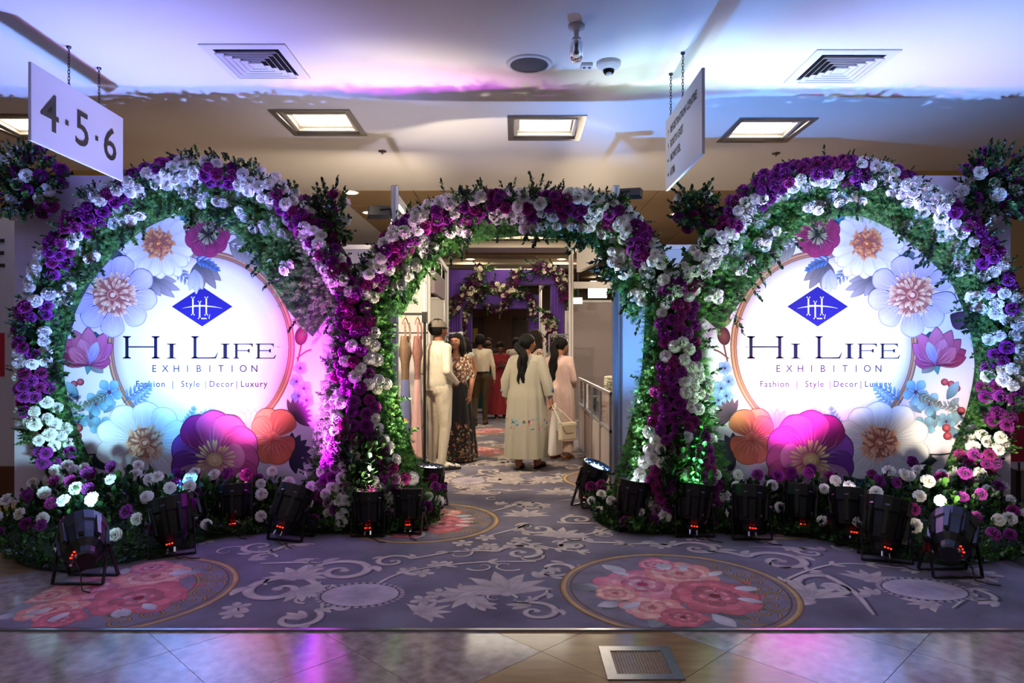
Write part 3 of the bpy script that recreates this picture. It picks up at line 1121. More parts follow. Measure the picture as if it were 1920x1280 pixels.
def art(mirror):
    """the painted bouquet; photo pixel coordinates of the left panel, mirrored for the right one"""
    def fn(u, v, z):
        x = 1922 - u if mirror else u
        p = at(x, v, PY)
        return Vector((p.x, PY - 0.0006 - z, p.z))
    A = Print(fn, 0.00001)
    H = hexc
    cx, cy = 377, 650
    # oval mirror: inner shading and gold frame
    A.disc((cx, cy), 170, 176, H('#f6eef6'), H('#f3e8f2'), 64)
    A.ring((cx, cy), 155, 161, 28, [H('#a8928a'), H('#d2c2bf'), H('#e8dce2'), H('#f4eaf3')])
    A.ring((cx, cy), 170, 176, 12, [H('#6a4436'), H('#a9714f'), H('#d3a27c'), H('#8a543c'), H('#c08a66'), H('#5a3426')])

    A.z = 0.0001

    def leaf(c, a, L, w, c0, c1, e=None, p=1.0):
        A.petal(c, a, L, w, H(c0), H(c1), H(e) if e else None, power=p, round_=0.85)

    def frond(c, a, L, col, col2, n=7, bend=0.4, w=0.09):
        pts = []
        for k in range(n + 1):
            t = k / n
            aa = a + bend * t
            pts.append((c[0] + L * t * math.cos(aa), c[1] + L * t * math.sin(aa)))
        A.stroke(pts, 1.6, H(col))
        for k in range(1, n + 1):
            aa = a + bend * k / n
            l = L * 0.36 * (1.15 - k / n * 0.7)
            for s in (-1, 1):
                leaf(pts[k], aa + s * 0.75, l, L * w * 0.55, col, col2)
        leaf(pts[-1], a + bend, L * 0.2, L * 0.05, col, col2)

    def berry(x, y, r, c):
        A.disc((x, y), r, r * 0.95, H('#4a2a30'))
        A.disc((x - r * 0.1, y - r * 0.1), r * 0.88, r * 0.84, H('#f0b0a0') if c == 0 else H('#c9707c'), H(('#c8503c', '#a02840', '#7a5a9a')[c]))

    def twig(pts, w=2.0, c='#5a4650'):
        q = [(a.x, a.y) for a in catmull([Vector((x, y, 0)) for x, y in pts], 6)]
        A.stroke(q, w, H(c))

    # ---- top right sprays
    frond((420, 452), 0.35, 95, '#6a6a62', '#a29a8c', 9, 0.25)
    frond((430, 440), -0.1, 70, '#4e5a5c', '#8d9490', 7, 0.2)
    twig([(420, 425), (440, 415), (455, 430), (470, 425)])
    twig([(425, 440), (445, 432), (452, 415), (448, 405)])
    twig([(470, 488), (490, 500), (505, 497), (512, 490)], 1.6)
    twig([(490, 500), (500, 508), (508, 515)], 1.4)
    berry(452, 413, 6, 0)
    berry(511, 498, 7, 0)
    berry(507, 519, 7, 1)
    leaf((470, 436), -0.2, 22, 7, '#b58a8a', '#d9b8b0', '#7a5a5c')
    leaf((463, 452), 0.1, 24, 8, '#6a3a3e', '#c79a96', '#5a3a3c')
    leaf((482, 458), 0.3, 22, 8, '#e0c0b8', '#ecd6d0', '#b09090')
    A.z = 0.0001
    # ---- between top flowers
    for (a, L) in ((-2.2, 44), (-1.75, 50), (-1.3, 46), (-0.9, 38)):
        leaf((352, 425), a, L, 9, '#2e6a80', '#6fb0c4', '#24505f')
    for (a, L) in ((0.4, 42), (0.7, 55), (1.0, 60), (1.4, 52), (1.8, 48)):
        leaf((372, 490), a, L, 10, '#3a3e48', '#8d8478', '#3a3836')
    frond((360, 482), 0.25, 50, '#2c4a78', '#5a86b4', 6, 0.2)
    frond((330, 500), 0.95, 52, '#54606a', '#93a0a4', 6, -0.2)
    for (a, L) in ((0.1, 52), (0.35, 62), (0.62, 60), (0.95, 40)):
        leaf((278, 522), a, L, 9, '#343842', '#a49c90', '#45474c')
    for (a, L) in ((1.2, 40), (1.5, 46), (1.8, 40)):
        leaf((365, 505), a, L, 8, '#9aa0a0', '#c9c8c2', '#8a8c88')
    leaf((232, 480), 2.9, 26, 9, '#2a3038', '#6a7880', '#22262c')
    leaf((232, 482), 3.4, 26, 9, '#2a3038', '#6a7880', '#22262c')
    twig([(190, 505), (180, 490), (172, 475), (178, 468), (186, 472)], 2.2)
    berry(186, 469, 3, 1)
    A.z = 0.0001
    # ---- left flank
    leaf((140, 590), 2.6, 42, 18, '#3a2438', '#6a4a66', '#2a1a2a')
    for (a, L) in ((1.2, 60), (1.5, 75), (1.75, 80), (2.0, 60)):
        leaf((178, 622), a, L, 12, '#204e56', '#4f8c90', '#163a42')
    leaf((165, 670), 0.8, 40, 12, '#54585a', '#8c8c84', '#33383a')
    for (x, y) in ((128, 728), (139, 720), (151, 716)):
        berry(x, y, 7, 1)
    for k in range(16):
        a = rnd(0, 2 * PI)
        r = rnd(5, 48)
        leaf((165 + r * math.cos(a), 780 + r * 0.9 * math.sin(a)), rnd(0, 6.28), rnd(22, 40), rnd(6, 10), random.choice(('#4a6478', '#6a8098', '#33485c', '#7a8496')), random.choice(('#8fb4cc', '#9aa8b8', '#7898b0')), '#33404e')
    for (x, y, s) in ((180, 757, 24), (205, 735, 26), (148, 790, 18), (190, 800, 22)):
        for k in range(5):
            leaf((x, y), k * 1.257 + 0.3, s, s * 0.36, '#3a6a92', '#8fc0dc', '#2a4a66', 1.5)
        A.disc((x, y), s * 0.14, s * 0.14, H('#5a2e50'))
    frond((115, 770), -0.4, 50, '#6a707a', '#98a4a8', 6, 0.2)
    frond((205, 735), 2.5, 45, '#55584e', '#7d8478', 6, 0.2)
    frond((232, 755), -0.9, 55, '#486a86', '#86b0c8', 6, 0.3)
    frond((245, 760), -0.4, 45, '#5a86a4', '#9cc4d8', 6, -0.3)
    for (x, y) in ((148, 802), (146, 817), (120, 770)):
        berry(x, y, 8, 1)
    for k in range(7):
        leaf((205, 845 + k * 6), PI + 0.1 * (k - 3), 42 - 3 * abs(k - 3), 3.5, '#12181e', '#2e3a44')
    twig([(205, 850), (160, 852), (132, 848)], 3, '#2a2a32')
    A.z = 0.0001
    # ---- right flank below the bud
    twig([(555, 690), (562, 660), (566, 640)], 3.2, '#7a4438')
    twig([(556, 672), (572, 660), (584, 655)], 3.0, '#7a4438')
    for (x, y, s) in ((563, 690, 14), (556, 715, 14), (570, 728, 16), (560, 742, 15), (575, 750, 15), (562, 760, 13)):
        for k in range(5):
            leaf((x, y), k * 1.257 + 0.5, s, s * 0.42, '#5a6ab4', '#a0b0e0', '#44508c', 1.5)
        A.disc((x, y), 2.2, 2.2, H('#3a2038'))
    for k in range(9):
        leaf((550, 782), -1.9 + k * 0.3, 36, 5, '#2a1830', '#7a4a68', None)
    for k in range(8):
        leaf((545, 850), -1.5 + k * 0.4, 40, 8, '#141428', '#2c2e4a', None)
    for k in range(9):
        leaf((335, 900), -0.9 - k * 0.3, 44, 7, '#1e4a6a', '#4a92b8', '#143348')
    for k in range(12):
        leaf((230 + k * 20, 905), -1.2 + rnd(-0.5, 0.5), 40, 12, '#3a4a5e', '#6a7488', '#222c3a')
    frond((345, 820), -1.0, 68, '#5a9ab4', '#a4cede', 7, 0.25, 0.12)
    frond((350, 815), -1.5, 48, '#4a8aa8', '#94c4d8', 6, 0.2, 0.12)
    for k in range(5):
        leaf((470, 812), -2.3 + k * 0.3, 46, 7, '#b0a088', '#e8dcc8', '#9a8a70')

    # ---- blossoms
    def daisy(c, R, n, c0, c1, edge, rc, cc, wide=0.22, sq=0.95, rows=2, off=0.0, zb=0.0022):
        A.z = zb
        for lay in range(rows):
            for k in range(n):
                a = 2 * PI * (k + 0.5 * lay) / n + off + rnd(-0.06, 0.06)
                A.petal(c, a, R * (1.0 - 0.07 * lay) * rnd(0.93, 1.05), R * wide, H(c0), H(c1), H(edge), r0=rc * 0.5, power=2.0, squash=sq, streak=0.05, lines=9)
        A.disc(c, rc, rc * sq, H('#8a4a44'), H('#a86a58'))
        for k in range(80):
            a = rnd(0, 2 * PI)
            r = rc * (0.25 + 0.75 * (k / 80) ** 0.6) if k % 2 else rc * rnd(0.25, 0.95)
            A.petal((c[0] + r * math.cos(a), c[1] + r * sq * math.sin(a)), a + rnd(-0.5, 0.5), rc * 0.36, rc * 0.08, H(cc[0]), H(cc[1]), H(cc[2]), power=1.3)
        A.disc(c, rc * 0.3, rc * 0.28, H(cc[1]), H(cc[0]))
        A.ring(c, rc * 0.18, rc * 0.17, rc * 0.07, [H(cc[2]), H(cc[2])], 0, 5)

    daisy((297, 457), 73, 13, '#b4ada8', '#f6f2ee', '#857e7a', 26, ('#c0603a', '#f2b070', '#8a3a24'), 0.17)
    A.z = 0.0042
    # dark anemone
    for lay, n, R in ((0, 9, 43), (1, 7, 36)):
        for k in range(n):
            A.petal((389, 440), 2 * PI * (k + 0.5 * lay) / n, R, R * 0.33, H('#3a0c24'), H('#a03460'), H('#4a1430'), r0=8, power=2.2, squash=1.0, lines=7)
    A.disc((390, 440), 15, 14, H('#1c1a18'), H('#3a2c30'))
    for k in range(20):
        a = rnd(0, 6.28)
        A.petal((390 + 4 * math.cos(a), 440 + 4 * math.sin(a)), a, 15, 1.6, H('#4a5038'), H('#b0a880'), None)
    daisy((212, 553), 82, 9, '#8d78c4', '#d8d0f2', '#6a5c9c', 37, ('#c8705a', '#f4d8a8', '#8a3a44'), 0.27, 0.92, 1, 0.15, 0.0042)
    A.z = 0.0022
    # lotus
    for (a, L, w, c0, c1) in ((-2.7, 62, 15, '#5a1430', '#a83a62'), (-0.2, 40, 12, '#6a2048', '#b04a7a'), (-2.35, 66, 15, '#7a2048', '#c2587c'), (-0.75, 58, 14, '#7a2a54', '#c0608e'),
                              (-2.0, 70, 15, '#8a2a50', '#cf6a8a'), (-1.1, 66, 14, '#8a2c58', '#cc6c90'), (-1.6, 70, 16, '#8e2c54', '#d47894'), (-2.9, 58, 13, '#4a1028', '#a03858'),
                              (-1.9, 52, 14, '#7a2448', '#d884a0'), (-2.45, 50, 14, '#7a2448', '#d07090'), (-1.25, 46, 10, '#6a4a8a', '#b8b0dc')):
        A.petal((168, 684), a, L, w, H(c0), H(c1), H('#4a1430'), power=1.25, round_=0.8, lines=7)
    # bottom daisy
    daisy((272, 830), 90, 10, '#b8b6c0', '#fdfbfc', '#8c8a96', 33, ('#cc7a58', '#f6d0b0', '#8a4a50'), 0.28, 0.86, 1, 0.3)
    A.z = 0.0022
    # orange tulip
    for (a, L, w, c0, c1) in ((-1.9, 58, 24, '#b0583a', '#ee9a66'), (-1.05, 58, 26, '#a8482e', '#e07858'), (2.6, 44, 20, '#a04a30', '#e08a60'), (0.5, 44, 20, '#a0442c', '#d86a4c'),
                              (-2.3, 50, 20, '#a8502f', '#e88c60'), (2.0, 48, 22, '#a04828', '#e07a50'), (1.2, 50, 24, '#9c4428', '#dc7248')):
        A.petal((512, 822), a, L, w, H(c0), H(c1), H('#6a2c1c'), power=1.7, lines=9)
    for (a, L, w) in ((-1.5, 18, 6), (-0.8, 16, 6), (-2.2, 16, 6)):
        A.petal((512, 826), a, L, w, H('#a83c30'), H('#e8846a'), H('#7a2a20'))
    A.z = 0.0042
    # magenta peony
    for (a, L, w, c0, c1) in ((-2.75, 84, 34, '#4a1470', '#8a4ab4'), (-2.1, 92, 34, '#5a0c50', '#a01e78'), (-1.6, 92, 34, '#8a1a64', '#d8509c'), (-1.1, 90, 34, '#a02a74', '#e86cae'),
                              (-0.55, 88, 34, '#a02c78', '#e060a8'), (0.0, 82, 30, '#8a2068', '#d8589c'), (2.9, 82, 32, '#3a1060', '#7a3aa0'), (0.5, 86, 30, '#8a1e5c', '#d05090'),
                              (2.4, 86, 32, '#7a3a90', '#d0a0cc'), (1.0, 76, 30, '#94286c', '#d868a4'), (1.5, 68, 30, '#b060a0', '#e8b8c4'), (1.95, 72, 30, '#a85aa0', '#e8c8c0'), (-0.2, 58, 24, '#9a2a74', '#f090c0')):
        A.petal((403, 862), a, L, w, H(c0), H(c1), H('#4a0c3c'), power=1.9, streak=0.08, lines=13)
    for k in range(26):
        a = 2 * PI * k / 26 + rnd(-0.1, 0.1)
        A.petal((403, 862), a, rnd(28, 42), 2.4, H('#c08a50'), H('#f2d89a'), H('#8a4a3a'), r0=12, power=2.2)
    A.disc((403, 862), 17, 14, H('#f0dca0'), H('#b88a50'))
    for k in range(14):
        a = 2 * PI * k / 14
        A.disc((404 + 10 * math.cos(a), 864 + 8 * math.sin(a)), 3, 2.6, H('#f6e8c0'), H('#c89a60'), 8)
    A.z = 0.0022
    # pink bud
    for (a, L, w, c0, c1) in ((-1.85, 48, 9, '#8a1440', '#f05a90'), (-1.2, 48, 10, '#8a1440', '#e8487e'), (-1.5, 52, 10, '#a01c50', '#ff86b0')):
        A.petal((569, 618), a, L, w, H(c0), H(c1), H('#5a0c2c'), power=1.2, round_=0.8, lines=6)
    A.disc((565, 630), 12, 17, H('#8a4a4c'), H('#4a2428'), 24, 0.2)
    leaf((566, 614), 3.9, 22, 3, '#7a6a4a', '#a09068')
    leaf((566, 614), -0.6, 16, 3, '#7a6a4a', '#a09068')
    return A


def panel_outline(mirror):
    """square outer corner, round inner top corner behind the flower ring"""
    x0, x1 = at(27, 0, PY).x, at(640, 0, PY).x
    pts = [(x0, 0.0125), (x0, 2.98)]
    c = at(360, 640, PY)
    R = 1.30
    k = 22
    for i in range(k + 1):
        a = PI / 2 - i / k * (PI / 2)
        x = c.x + R * math.cos(a) * (x1 - c.x) / R
        z = 1.50 + 1.48 * math.sin(a)
        pts.append((x, z))
    pts.append((x1, 0.0125))
    if mirror:
        mx = at(961, 0, PY).x
        pts = [(2 * mx - x, z) for x, z in pts][::-1]
    return pts


# serif capitals made of stems, hairlines and serifs; unit height 1, returns polygons
def serif_letter(ch):
    S, hl, sf = 0.12, 0.06, 0.09
    P = []

    def rect(x0, y0, x1, y1):
        P.append([(x0, y0), (x1, y0), (x1, y1), (x0, y1)])

    def stem(x, y0=0.0, y1=1.0):
        rect(x, y0, x + S, y1)
        for yy, s in ((0.0, 1), (1.0, -1)):
            P.append([(x - sf, yy), (x + S + sf, yy), (x + S + sf, yy + s * hl * 0.6), (x + S, yy + s * 0.09), (x, yy + s * 0.09), (x - sf, yy + s * hl * 0.6)][::s])
    if ch == 'H':
        stem(0.1)
        stem(1.17)
        rect(0.2, 0.49, 1.2, 0.49 + hl)
        w = 1.45
    elif ch == 'I':
        stem(0.1)
        w = 0.36
    elif ch == 'L':
        stem(0.1)
        rect(0.2, 0.0, 0.95, hl)
        P.append([(0.8, 0.0), (0.98, 0.0), (1.06, 0.27), (1.03, 0.27), (0.93, 0.07), (0.7, hl)])
        w = 1.06
    else:
        stem(0.1)
        rect(0.2, 1 - hl, 0.95, 1.0)
        P.append([(0.95, 1.0), (0.95, 0.78), (0.92, 0.78), (0.88, 0.9), (0.75, 1 - hl), (0.75, 1.0)])
        rect(0.2, 0.5, 0.78, 0.5 + hl)
        P.append([(0.75, 0.4), (0.8, 0.4), (0.8, 0.65), (0.75, 0.65), (0.68, 0.54), (0.68, 0.5)])
        w = 1.0
        if ch == 'E':
            rect(0.2, 0.0, 0.98, hl)
            P.append([(0.8, 0.0), (1.0, 0.0), (1.07, 0.25), (1.04, 0.25), (0.94, 0.07), (0.7, hl)])
            w = 1.05
    return P, w


def lettering(parent, ox, dx):
    """brand block: ox = centre pixel of text, dx = centre pixel of diamond"""
    k = PY / FPX
    yb = PY - 0.0008
    def W(px, py, d=0.0):
        p = at(px, py, PY)
        return (p.x, yb - d, p.z)
    mb = MB()
    mb._add([W(dx, 537), W(dx + 57, 574.5), W(dx, 612), W(dx - 57, 574.5)], [(3, 2, 1, 0)])
    d = mb.build('logo_diamond', m_navy, parent)
    mb = MB()

    def glyph(ch, x0, ytop, ybot, x1, dd):
        nonlocal mb
        P, w = serif_letter(ch)
        h = ybot - ytop
        for q in P:
            pts = [W(x0 + px_ / w * (x1 - x0), ybot - py_ * h, dd) for px_, py_ in q]
            mb._add(pts, [tuple(range(len(pts)))])
    glyph('H', dx - 21, 556, 591, dx + 13, 0.0001)
    glyph('L', dx - 8, 564, 598, dx + 15, 0.0002)
    arc = []
    for i in range(13):
        t = i / 12 * 2 - 1
        arc.append((dx + t * 38, 573.5 + 4.5 * t * t, 1.9 * (1 - t * t) + 0.25))
    vs = [W(x, y - w / 2, 0.00015) for x, y, w in arc] + [W(x, y + w / 2, 0.00015) for x, y, w in arc]
    mb._add(vs, [(i, i + 13, i + 14, i + 1) for i in range(12)])
    mb.build('logo_monogram', m_logo_white, d)
    mb = MB()
    o = ox - 374
    for ch, x0, x1, yt in (('H', 230, 303, 630), ('I', 312, 334, 644), ('L', 358, 409, 630), ('I', 413, 434, 644), ('F', 437, 476, 644), ('E', 479, 517, 644)):
        mb = MB()
        glyph(ch, x0 + o, yt, 672, x1 + o, 0.0)
        mb.build('title_letter', m_tink, parent)
    for i, ch in enumerate('EXHIBITION'):
        px = 286 + o + 3 + i * (188 / 9)
        text_obj('subtitle_letter', ch, 18.5 * k, m_tink, parent, W(px, 697), (PI / 2, 0, 0), 1, 'CENTER', 0.0, 0.0006, 0.95)
    for wd, px in (('Fashion', 282), ('|', 324), ('Style', 357), ('|', 386), ('Decor', 415), ('|', 444), ('Luxury', 476)):
        text_obj('tagline_word', wd, 16.5 * k, m_tink, parent, W(px + o, 725), (PI / 2, 0, 0), 1.2, 'CENTER', 0.0, 0.0006, 0.92)


for mirror in (False, True):
    side = 'right' if mirror else 'left'
    mb = MB()
    pts = panel_outline(mirror)
    M = Matrix(((1, 0, 0, 0), (0, 0, 1, 0), (0, 1, 0, 0), (0, 0, 0, 1)))
    n = len(pts)
    vs = [(x, PY, z) for x, z in pts] + [(x, PY + 0.05, z) for x, z in pts]
    mb._add(vs, [tuple(range(n - 1, -1, -1)), tuple(range(n, 2 * n))] + [(i, (i + 1) % n, n + (i + 1) % n, n + i) for i in range(n)])
    p = mb.build('flower_print_panel', m_vinyl)
    bm = bmesh.new()
    bm.from_mesh(p.data)
    bmesh.ops.recalc_face_normals(bm, faces=bm.faces)
    bm.to_mesh(p.data)
    bm.free()
    tag(p, ('printed backdrop panel with painted bouquet and oval logo ' + ('next to the green lit column' if mirror else 'next to the magenta lit column')), 'backdrop', 'printed flower panels')
    random.seed(21)
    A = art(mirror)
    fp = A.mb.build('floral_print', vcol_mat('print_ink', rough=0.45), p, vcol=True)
    fp['label'] = 'painted daisies, peony, tulip and gold oval frame'
    lettering(p, 1544 if mirror else 374, 1533 if mirror else 379)
    # back braces
    mb = MB()
    for q in (0.25, 0.75):
        x = pts[0][0] * (1 - q) + pts[-1][0] * q
        mb.bar((x, PY + 0.07, 0.0125), (x, PY + 0.07, 2.4), 0.04)
        mb.bar((x, PY + 0.07, 1.8), (x, PY + 0.75, 0.04), 0.04)
    mb.build('back_brace', m_alu, p)

# ------------------------------------------------------------------ flowers and foliage
def carnation_mesh(name, c_in, c_out, m, seed, edge=None, ruffle=0.13):
    r_ = random.Random(seed)
    mb = MB()
    edge = edge or c_out
    for lay, (n, e, R, zz) in enumerate(((7, 8, 1.0, 0.0), (7, 26, 0.98, 0.05), (6, 45, 0.88, 0.08), (5, 62, 0.78, 0.1), (3, 82, 0.66, 0.12))):
        for k in range(n):
            a = 2 * PI * (k + 0.5 * (lay % 2)) / n + r_.uniform(-0.2, 0.2)
            el = math.radians(e + r_.uniform(-8, 8))
            rad = Vector((math.cos(a), math.sin(a), 0))
            tan = Vector((-math.sin(a), math.cos(a), 0))
            d = rad * math.cos(el) + Vector((0, 0, 1)) * math.sin(el)
            nrm = tan.cross(d)
            rows, cols = [], []
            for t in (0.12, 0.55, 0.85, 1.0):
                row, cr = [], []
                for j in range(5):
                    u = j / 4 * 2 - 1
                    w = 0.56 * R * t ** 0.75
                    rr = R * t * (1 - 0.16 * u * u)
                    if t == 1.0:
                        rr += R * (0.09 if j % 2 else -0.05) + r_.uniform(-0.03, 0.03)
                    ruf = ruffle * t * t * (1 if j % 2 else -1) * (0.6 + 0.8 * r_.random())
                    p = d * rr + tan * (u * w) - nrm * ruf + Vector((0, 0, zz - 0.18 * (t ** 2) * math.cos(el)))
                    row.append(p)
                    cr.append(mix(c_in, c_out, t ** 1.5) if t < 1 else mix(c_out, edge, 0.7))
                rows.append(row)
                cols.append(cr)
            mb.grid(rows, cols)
    mb.col = hexc('#3f5f2c')
    mb.lathe([(0.03, -0.75), (0.16, -0.6), (0.2, -0.15), (0.26, 0.02)], 6, None, False)
    return mb.mesh(name, m, smooth=True, vcol=True)


m_petal = vcol_mat('petal', rough=0.85, spec=0.12, sheen=0.1)
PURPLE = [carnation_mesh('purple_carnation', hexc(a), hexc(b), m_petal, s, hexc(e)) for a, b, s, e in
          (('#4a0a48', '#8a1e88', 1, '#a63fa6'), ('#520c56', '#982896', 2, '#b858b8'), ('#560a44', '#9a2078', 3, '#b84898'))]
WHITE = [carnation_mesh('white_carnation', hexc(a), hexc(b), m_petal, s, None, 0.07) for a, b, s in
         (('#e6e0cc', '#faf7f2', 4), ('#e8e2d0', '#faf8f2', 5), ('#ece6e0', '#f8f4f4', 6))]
VARIEG = [carnation_mesh('two_tone_carnation', hexc('#5a1850'), hexc('#8e3a86'), m_petal, 8, hexc('#f0dce8'))]


def tri(fs):
    out = []
    for f in fs:
        for i in range(1, len(f) - 1):
            out.append((f[0], f[i], f[i + 1]))
    return out


def ruscus_template(n=9, seed=0):
    r_ = random.Random(seed)
    mb = MB()
    path = [Vector((0.10 * (k / 6) ** 2, 0, k / 6)) for k in range(7)]
    for k in range(3):
        a = 2 * PI * k / 3
        b = 2 * PI * (k + 1) / 3
        w = 0.012
        mb._add([path[0] + Vector((w * math.cos(a), w * math.sin(a), 0)), path[0] + Vector((w * math.cos(b), w * math.sin(b), 0)), path[-1]], [(0, 1, 2)])
    for k in range(n):
        t = 0.15 + 0.85 * k / (n - 1)
        p = Vector((0.10 * t * t, 0, t))
        a = k * 2.4 + r_.uniform(-0.4, 0.4)
        el = 0.75 + 0.5 * t + r_.uniform(-0.2, 0.2)
        if k == n - 1:
            el = 1.5
        d = Vector((math.cos(a) * math.cos(el), math.sin(a) * math.cos(el), math.sin(el)))
        s = d.cross(Vector((0, 0, 1)))
        s = s.normalized() if s.length > 0.05 else Vector((1, 0, 0))
        u = s.cross(d)
        L, w = 0.34 * (1.1 - 0.35 * t), 0.085
        vs = [p, p + d * L * 0.35 + s * w + u * 0.03, p + d * L * 0.75 + s * w * 0.75 + u * 0.02, p + d * L - u * 0.05, p + d * L * 0.75 - s * w * 0.75 + u * 0.02, p + d * L * 0.35 - s * w + u * 0.03, p + d * L * 0.4 - u * 0.01, p + d * L * 0.75 - u * 0.02]
        mb._add(vs, [(0, 1, 6), (1, 2, 7, 6), (2, 3, 7), (0, 6, 5), (6, 7, 4, 5), (7, 3, 4)])
    return np.array([tuple(v) for v in mb.v]), np.array(tri(mb.f))


def fern_template(n=84, seed=0):
    r_ = random.Random(seed)
    V, F = [], []
    for k in range(n):
        t = k / n
        p = Vector((0.12 * t * t, 0, t * 0.9))
        a = r_.uniform(0, 2 * PI)
        el = r_.uniform(-0.3, 1.2)
        d = Vector((math.cos(a) * math.cos(el), math.sin(a) * math.cos(el), math.sin(el)))
        p = p + d * r_.uniform(0, 0.22) * (1.1 - 0.5 * t)
        d = (d + Vector((r_.uniform(-.8, .8), r_.uniform(-.8, .8), r_.uniform(-.8, .8)))).normalized()
        L = 0.24 * (1.1 - 0.4 * t) * r_.uniform(0.7, 1.2)
        s = d.orthogonal().normalized() * 0.017
        o = len(V)
        V += [tuple(p + s), tuple(p - s), tuple(p + d * L)]
        F.append((o, o + 1, o + 2))
    return np.array(V), np.array(F)


RUS = [ruscus_template(9, 1), ruscus_template(11, 2), ruscus_template(7, 3)]
FER = [fern_template(80, 1), fern_template(96, 2)]
m_leaf = vcol_mat('leaf_green', rough=0.42, spec=0.5)
m_fern = vcol_mat('fern_green', rough=0.7, spec=0.2)
m_moss = mat('moss_backing', '#2c4a22', rough=0.95, noise=0.5, nscale=60, color2='#16280f', bump=0.8, bscale=120)
LEAFC = [hexc(c) for c in ('#1f3d1c', '#2a4d22', '#35602a', '#46742f', '#20402a', '#17301a')]
FERNC = [hexc(c) for c in ('#5c9650', '#6aa658', '#4c8448', '#7cb05e')]


class Greens:
    """gathers leaf sprigs and fern plumes of one thing"""

    def __init__(self):
        self.r = [[] for _ in RUS]
        self.rc = [[] for _ in RUS]
        self.f = [[] for _ in FER]
        self.fc = [[] for _ in FER]

    def leaf(self, p, n, s, c=None):
        k = random.randrange(len(RUS))
        self.r[k].append(frame_from(n, rnd(0, 6.28), s, p))
        self.rc[k].append(c or random.choice(LEAFC))

    def fern(self, p, n, s, c=None):
        k = random.randrange(len(FER))
        self.f[k].append(frame_from(n, rnd(0, 6.28), s, p))
        self.fc[k].append(c or random.choice(FERNC))

    def build(self, root, lname='leaf_sprays', fname='fern_plumes'):
        for lst, cl, tmpl, nm, m in ((self.r, self.rc, RUS, lname, m_leaf), (self.f, self.fc, FER, fname, m_fern)):
            V, F, C, o = [], [], [], 0
            for k, t in enumerate(tmpl):
                if lst[k]:
                    v, f, c = bake(t[0], t[1], lst[k], cl[k])
                    V.append(v)
                    F.append(f + o)
                    C.append(c)
                    o += len(v)
            if V:
                V = [np.column_stack([v[:, :2], np.maximum(v[:, 2], 0.0125)]) for v in V]     # foliage lies on the floor, not under it
                me = np_mesh(nm, np.concatenate(V), np.concatenate(F), m, None, np.concatenate(C))
                ob = bpy.data.objects.new(nm, me)
                COL.objects.link(ob)
                ob.parent = root
                ob['kind'] = 'stuff'


def bloom(root, kind, p, n, s):
    lst = PURPLE if kind == 'p' else (WHITE if kind == 'w' else VARIEG)
    me = random.choice(lst)
    p = Vector((p[0], p[1], max(p[2], 0.065)))
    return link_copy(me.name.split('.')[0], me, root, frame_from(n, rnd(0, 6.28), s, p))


class Clusters:
    """purple and white patches: colour of the nearest cluster seed"""

    def __init__(self, pts, gap=0.235, spread=0.085, bare=0.08, pw=0.56, seed=0):
        r_ = random.Random(seed)
        self.s = []
        acc, last = 0, None
        prev = None
        for p in pts:
            if last is not None:
                acc += (p - last).length
            last = p
            if acc > gap or prev is None:
                acc = 0
                for d in (-1, 1):
                    k = 'p' if r_.random() < pw else 'w'
                    if prev == k and r_.random() < 0.7:
                        k = 'w' if k == 'p' else 'p'
                    if r_.random() < bare:
                        k = '-'
                    prev = k
                    self.s.append((p + Vector((r_.uniform(-1, 1), 0, r_.uniform(-1, 1))) * spread + Vector((0, 0, d * 0.07)), k))

    def kind(self, p):
        q = min(self.s, key=lambda q: (q[0].x - p.x) ** 2 + (q[0].z - p.z) ** 2)
        d = math.hypot(q[0].x - p.x, q[0].z - p.z)
        return q[1] if d < 0.135 else '-'


def resample(pts, step):
    out = [pts[0].copy()]
    acc = 0
    for a, b in zip(pts, pts[1:]):
        L = (b - a).length
        while acc + L >= step:
            t = (step - acc) / L
            a = a.lerp(b, t)
            out.append(a.copy())
            L = (b - a).length
            acc = 0
        acc += L
    return out


def px_path(pxs, Y, step=0.02):
    """pixels -> evenly stepped 3D path; Y a number or one value per point"""
    Ys = Y if isinstance(Y, (list, tuple)) else [Y] * len(pxs)
    return resample(catmull([at(x, y, d) for (x, y), d in zip(pxs, Ys)], 10), step)


